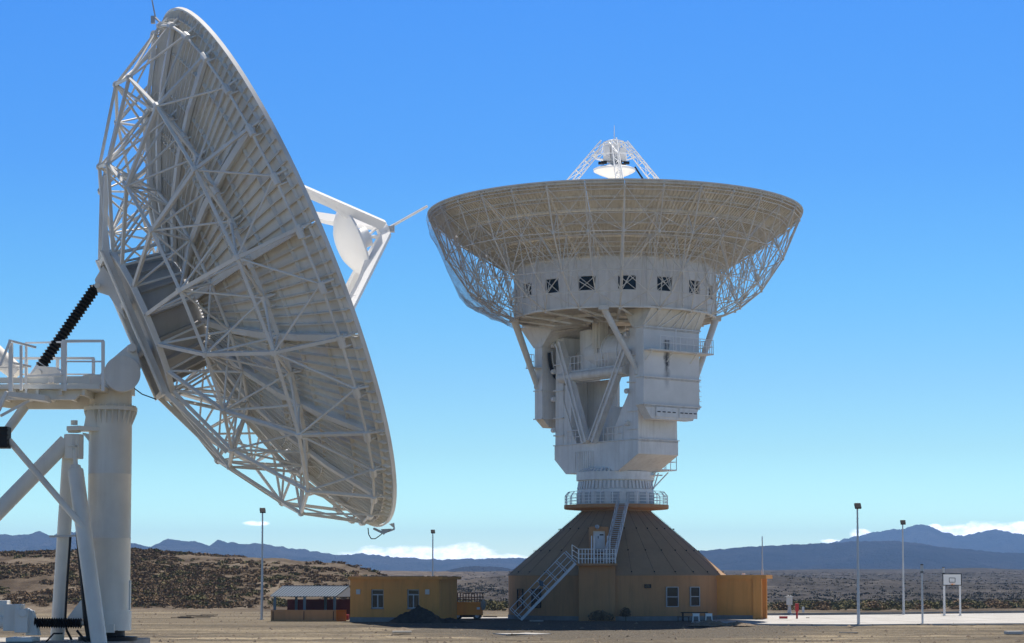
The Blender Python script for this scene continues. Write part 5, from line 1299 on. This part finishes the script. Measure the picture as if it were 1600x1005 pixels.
# slabs and boards lying about
def lying(px, py, w_, d_, h_, mt, name, label, cat, rz=0, z=.0):
    c = gp(px, py); mb = MB(); mb.box(c + Vector((0, 0, z + h_ / 2)), (w_, d_, h_), rz=rz); o = mb.build(name, mt, loc=tuple(c), bevel=.015); tag(o, label, cat)
lying(628, 990, 1.4, .9, .1, 'concrete', 'concrete_slab', 'pale concrete slab propped on rubble in front of the yellow building', 'slab', .05, .12)
lying(1584, 983, 1.2, .9, .22, 'concrete', 'concrete_slab', 'white concrete slab on the gravel right of the court lamp post', 'slab', .1, .03)
lying(1326, 981.5, 1.35, .5, .06, 'plinth', 'metal_sheet', 'dark metal sheet lying before the tall floodlight pole', 'sheet', .1)
lying(1505, 976.5, 1.9, .3, .07, 'oldconc', 'timber_board', 'pale board lying along the near edge of the court', 'board', .05)
heap('rubble_heap', gp(628, 991.5), .8, .5, .14, 'soil', 'little heap of rubble under the propped concrete slab', 'rubble', 17.)
rb = random.Random(4)
mb = MB(); c = gp(306, 966)
for i in range(9): mb.box(c + Vector((rb.uniform(-1.4, 1.3), rb.uniform(-1.2, 1.2), .06 + .03 * i)), (rb.uniform(1, 2.2), .14, .05), rz=rb.uniform(-.3, .3))
o = mb.build('timber_pile', 'wood', loc=tuple(c)); tag(o, 'scattered pile of dark boards on the gravel left of the floodlight pole', 'boards')
lying(278, 952.5, 2.2, .4, .12, 'concrete', 'concrete_kerb_piece', 'pale kerb stone lying at the foot of the scrubby hill', 'kerb stone', .15)
# pebbles
mb = MB(); rp = random.Random(9)
for i in range(2600):
    Y = rp.uniform(112, 232); X = rp.uniform(-.27, .27) * Y; s = rp.choice((.05, .06, .08, .1, .12, .2)) * rp.uniform(.6, 1.3)
    if 168 < Y < 205 and X > 3: continue
    if 150 < Y < 215 and -16 < X: 
        if Y > 168: continue
    z = float(height(X, Y)); a = rp.uniform(0, 6)
    v = [(X + s * math.cos(a + t) * rp.uniform(.7, 1.2), Y + s * math.sin(a + t) * rp.uniform(.7, 1.2), z - .02) for t in (0, 1.6, 3.1, 4.7)]
    mb.add(v + [(X, Y, z + s * rp.uniform(.4, .8))], [(0, 1, 4), (1, 2, 4), (2, 3, 4), (3, 0, 4)])
for i in range(420):
    Y = rp.uniform(118, 160); X = rp.uniform(-.26, .27) * Y; s = rp.uniform(.06, .2)
    z = float(height(X, Y)); a = rp.uniform(0, 6); k5 = [a + t for t in (0, 1.2, 2.5, 3.8, 5.0)]
    v = [(X + s * math.cos(t) * rp.uniform(.6, 1.3), Y + s * math.sin(t) * rp.uniform(.6, 1.2), z - .03) for t in k5]
    mb.add(v + [(X + rp.uniform(-.4, .4) * s, Y, z + s * rp.uniform(.25, .6)), (X + rp.uniform(-.2, .6) * s, Y + .2 * s, z + s * rp.uniform(.2, .5))], [(0, 1, 5), (1, 2, 6), (2, 3, 6), (3, 4, 5), (4, 0, 5), (1, 6, 5), (3, 5, 6)])
o = mb.build('gravel', 'soil', fix=False); o['kind'] = 'stuff'
# scrub
def bush_faces(rg, nq, rx_, h, s):
    """leaf sprigs through a dome"""
    a = rg.rand(nq) * 2 * np.pi; q = rg.rand(nq) ** .5; e = rg.rand(nq)
    lump = 1 + .35 * np.sin(a * 3 + rg.rand() * 6)
    cx = np.cos(a) * q * rx_ * lump; cy = np.sin(a) * q * rx_ * lump; cz = h * (.08 + .92 * e * np.sqrt(np.clip(1 - .75 * q ** 2, 0, 1)))
    c = np.stack([cx, cy, cz], 1)
    d1 = rg.randn(nq, 3); d1 /= np.linalg.norm(d1, axis=1)[:, None]; d2 = rg.randn(nq, 3); d2 = np.cross(d1, d2); d2 /= np.linalg.norm(d2, axis=1)[:, None]
    sz_ = s * (.6 + .8 * rg.rand(nq))[:, None]
    return np.stack([c - d1 * sz_ - d2 * sz_ * .5, c + d1 * sz_ - d2 * sz_ * .4, c + d2 * sz_ * .8 + d1 * sz_ * .1], 1)   # tri
def tri_obj(name, tris, material):
    tris = tris.reshape(-1, 3); nf = len(tris) // 3; me = bpy.data.meshes.new(name)
    me.vertices.add(len(tris)); me.vertices.foreach_set('co', tris.ravel().astype(np.float32)); me.loops.add(len(tris)); me.loops.foreach_set('vertex_index', np.arange(len(tris), dtype=np.int32))
    me.polygons.add(nf); me.polygons.foreach_set('loop_start', np.arange(0, nf * 3, 3, dtype=np.int32)); me.polygons.foreach_set('loop_total', np.full(nf, 3, np.int32)); me.update(calc_edges=True)
    o = bpy.data.objects.new(name, me); C.objects.link(o); me.materials.append(M[material]); return o
rg = np.random.RandomState(11)
protos = []
for i, mt in enumerate(('scrub', 'scrub', 'scrubgreen')):
    o = tri_obj('desert_shrub', bush_faces(rg, 260, 1.0, .85, .13), mt)
    st = MB()
    for k in range(5): a = rg.rand() * 6.28; st.tube((0, 0, -.1), (math.cos(a) * .4, math.sin(a) * .4, .5), .03, .012, 4)
    WL[o.name] = (0, 0, 0); st.build('stem', 'wood', o); protos.append(o)
spots = []
tries = 0
while len(spots) < 170 and tries < 20000:
    tries += 1
    zone = rg.rand()
    if zone < .66: px = rg.uniform(-60, 640); Y = rg.uniform(240, 292)
    elif zone < .72: px = rg.uniform(715, 795); Y = rg.uniform(238, 285)
    else: px = rg.uniform(1195, 1640); Y = rg.uniform(248, 300)
    X = (px - 800) / F * Y
    if px < 640 and fbm(np.array(X * .05), np.array(Y * .05)) < -.12 - .1 * rg.rand(): continue
    if px < 430 and Y < 243 + 4 * rg.rand(): continue
    if any((X - a) ** 2 + (Y - b_) ** 2 < 1.4 for a, b_, *_ in spots): continue
    spots.append((X, Y, px))
used = [False] * 3
LABS = {(0, 'h'): 'dry brown shrub on the slope of the left hill', (1, 'h'): 'ragged brown shrub on the slope of the left hill', (2, 'h'): 'olive green shrub on the slope of the left hill',
        (0, 'p'): 'dry brown shrub at the edge of the plain behind the court', (1, 'p'): 'ragged brown shrub at the edge of the plain behind the court', (2, 'p'): 'olive green shrub at the edge of the plain behind the court'}
for (X, Y, px) in spots:
    i = rg.choice(3, p=[.4, .3, .3]) if px < 640 else rg.choice(3, p=[.25, .25, .5])
    o = protos[i] if not used[i] else copy_tree(protos[i]); used[i] = True
    s = rg.uniform(.55, 1.25); o.location = (X, Y, float(height(X, Y)) - .05); o.scale = (s * rg.uniform(.9, 1.4), s, s * rg.uniform(.7, 1.1)); o.rotation_euler = (0, 0, rg.uniform(0, 6.28))
    where = 'h' if px < 640 else 'p'; lab = LABS[(i, where)]
    if 715 < px < 795: lab = 'scrubby shrub in the gap between the orange trailer and the conical building'
    o['label'] = lab; o['category'] = 'shrub'; o['group'] = lab.replace(' shrub', ' shrubs')
def scatter(name, N, pxr, Yr, dens, size, nq, mt, power=1.0, aspect=.8):
    out = []; k = 0; t = 0
    while k < N and t < N * 12:
        t += 1; px = rg.uniform(*pxr); Y = Yr[0] + (Yr[1] - Yr[0]) * rg.rand() ** power; X = (px - 800) / F * Y
        if dens(X, Y, px) < rg.rand(): continue
        s = size * rg.uniform(.5, 1.5) ** 1.3; tr_ = bush_faces(rg, nq, s, s * aspect, s * .30); tr_ += np.array([X, Y, float(height(X, Y)) - .05]); out.append(tr_); k += 1
    o = tri_obj(name, np.concatenate(out), mt); o['kind'] = 'stuff'; return o
def hd(X, Y, px):
    v = fbm(np.array(X * .045), np.array(Y * .045)); lowr = np.interp(Y, [240, 275, 335], [.75, .5, .3]); side = np.interp(px, [0, 250, 450, 640], [1, .95, .45, .25])
    return float(np.clip(lowr * side + 2.4 * v, .01, 1))
scatter('hillside_scrub', 3800, (-120, 660), (243, 338), hd, .42, 40, 'scrub', 1.0, .6)
scatter('hillside_scrub', 700, (-120, 640), (243, 335), hd, .45, 40, 'scrubgreen', 1.0, .62)
def pdn(X, Y, px):
    v = fbm(np.array(X * .02), np.array(Y * .012)); return float(np.clip(.45 + 1.3 * v, .03, 1)) * (1 if px > 700 else 0)
scatter('plain_scrub', 900, (700, 1680), (250, 330), lambda X, Y, px: .9, .5, 34, 'scrubgreen')
scatter('plain_scrub', 7000, (700, 1680), (320, 1500), pdn, .6, 12, 'scrubfar', 1.2, .45)
# the two plants against the shaded wall of the conical building
o = tri_obj('round_bush', bush_faces(rg, 900, .95, .95, .09) * np.array([1, .6, 1]) , 'scrub'); o.location = (at(938, 970, 178).x, 178.3, 0); tag(o, 'dark rounded bush against the shaded wall of the conical building', 'bush')
o = tri_obj('sapling', bush_faces(rg, 420, .4, .9, .09) + np.array([0, 0, .35]), 'scrub'); WL[o.name] = (0, 0, 0)
MB().tube((0, 0, 0), (0, 0, .8), .04, .02, 6).build('trunk', 'wood', o); o.location = (at(978, 970, 178.5).x, 178.6, 0); tag(o, 'thin brown sapling against the shaded wall of the conical building', 'sapling')
o = tri_obj('weed', bush_faces(rg, 160, .45, .5, .07), 'scrubgreen'); c = gp(449.5, 970); o.location = c; tag(o, 'small green weed in front of the shelter half wall', 'weed')
# haze: still air, thin enough that only the far ranges fade
HAZE = True
if HAZE:
    mb = MB(); mb.box((0, 5500, 110), (26000, 14000, 380)); hz = mb.build('haze', 'white'); hz['kind'] = 'stuff'
    m = bpy.data.materials.new('thin air'); m.use_nodes = True; n = m.node_tree.nodes; l = m.node_tree.links; n.remove(n['Principled BSDF'])
    pv = n.new('ShaderNodeVolumePrincipled'); pv.inputs['Color'].default_value = (.30, .56, 1, 1); pv.inputs['Density'].default_value = .00008; pv.inputs['Anisotropy'].default_value = .0
    l.new(pv.outputs[0], n['Material Output'].inputs['Volume']); hz.data.materials.clear(); hz.data.materials.append(m)
    sc.cycles.volume_bounces = 1
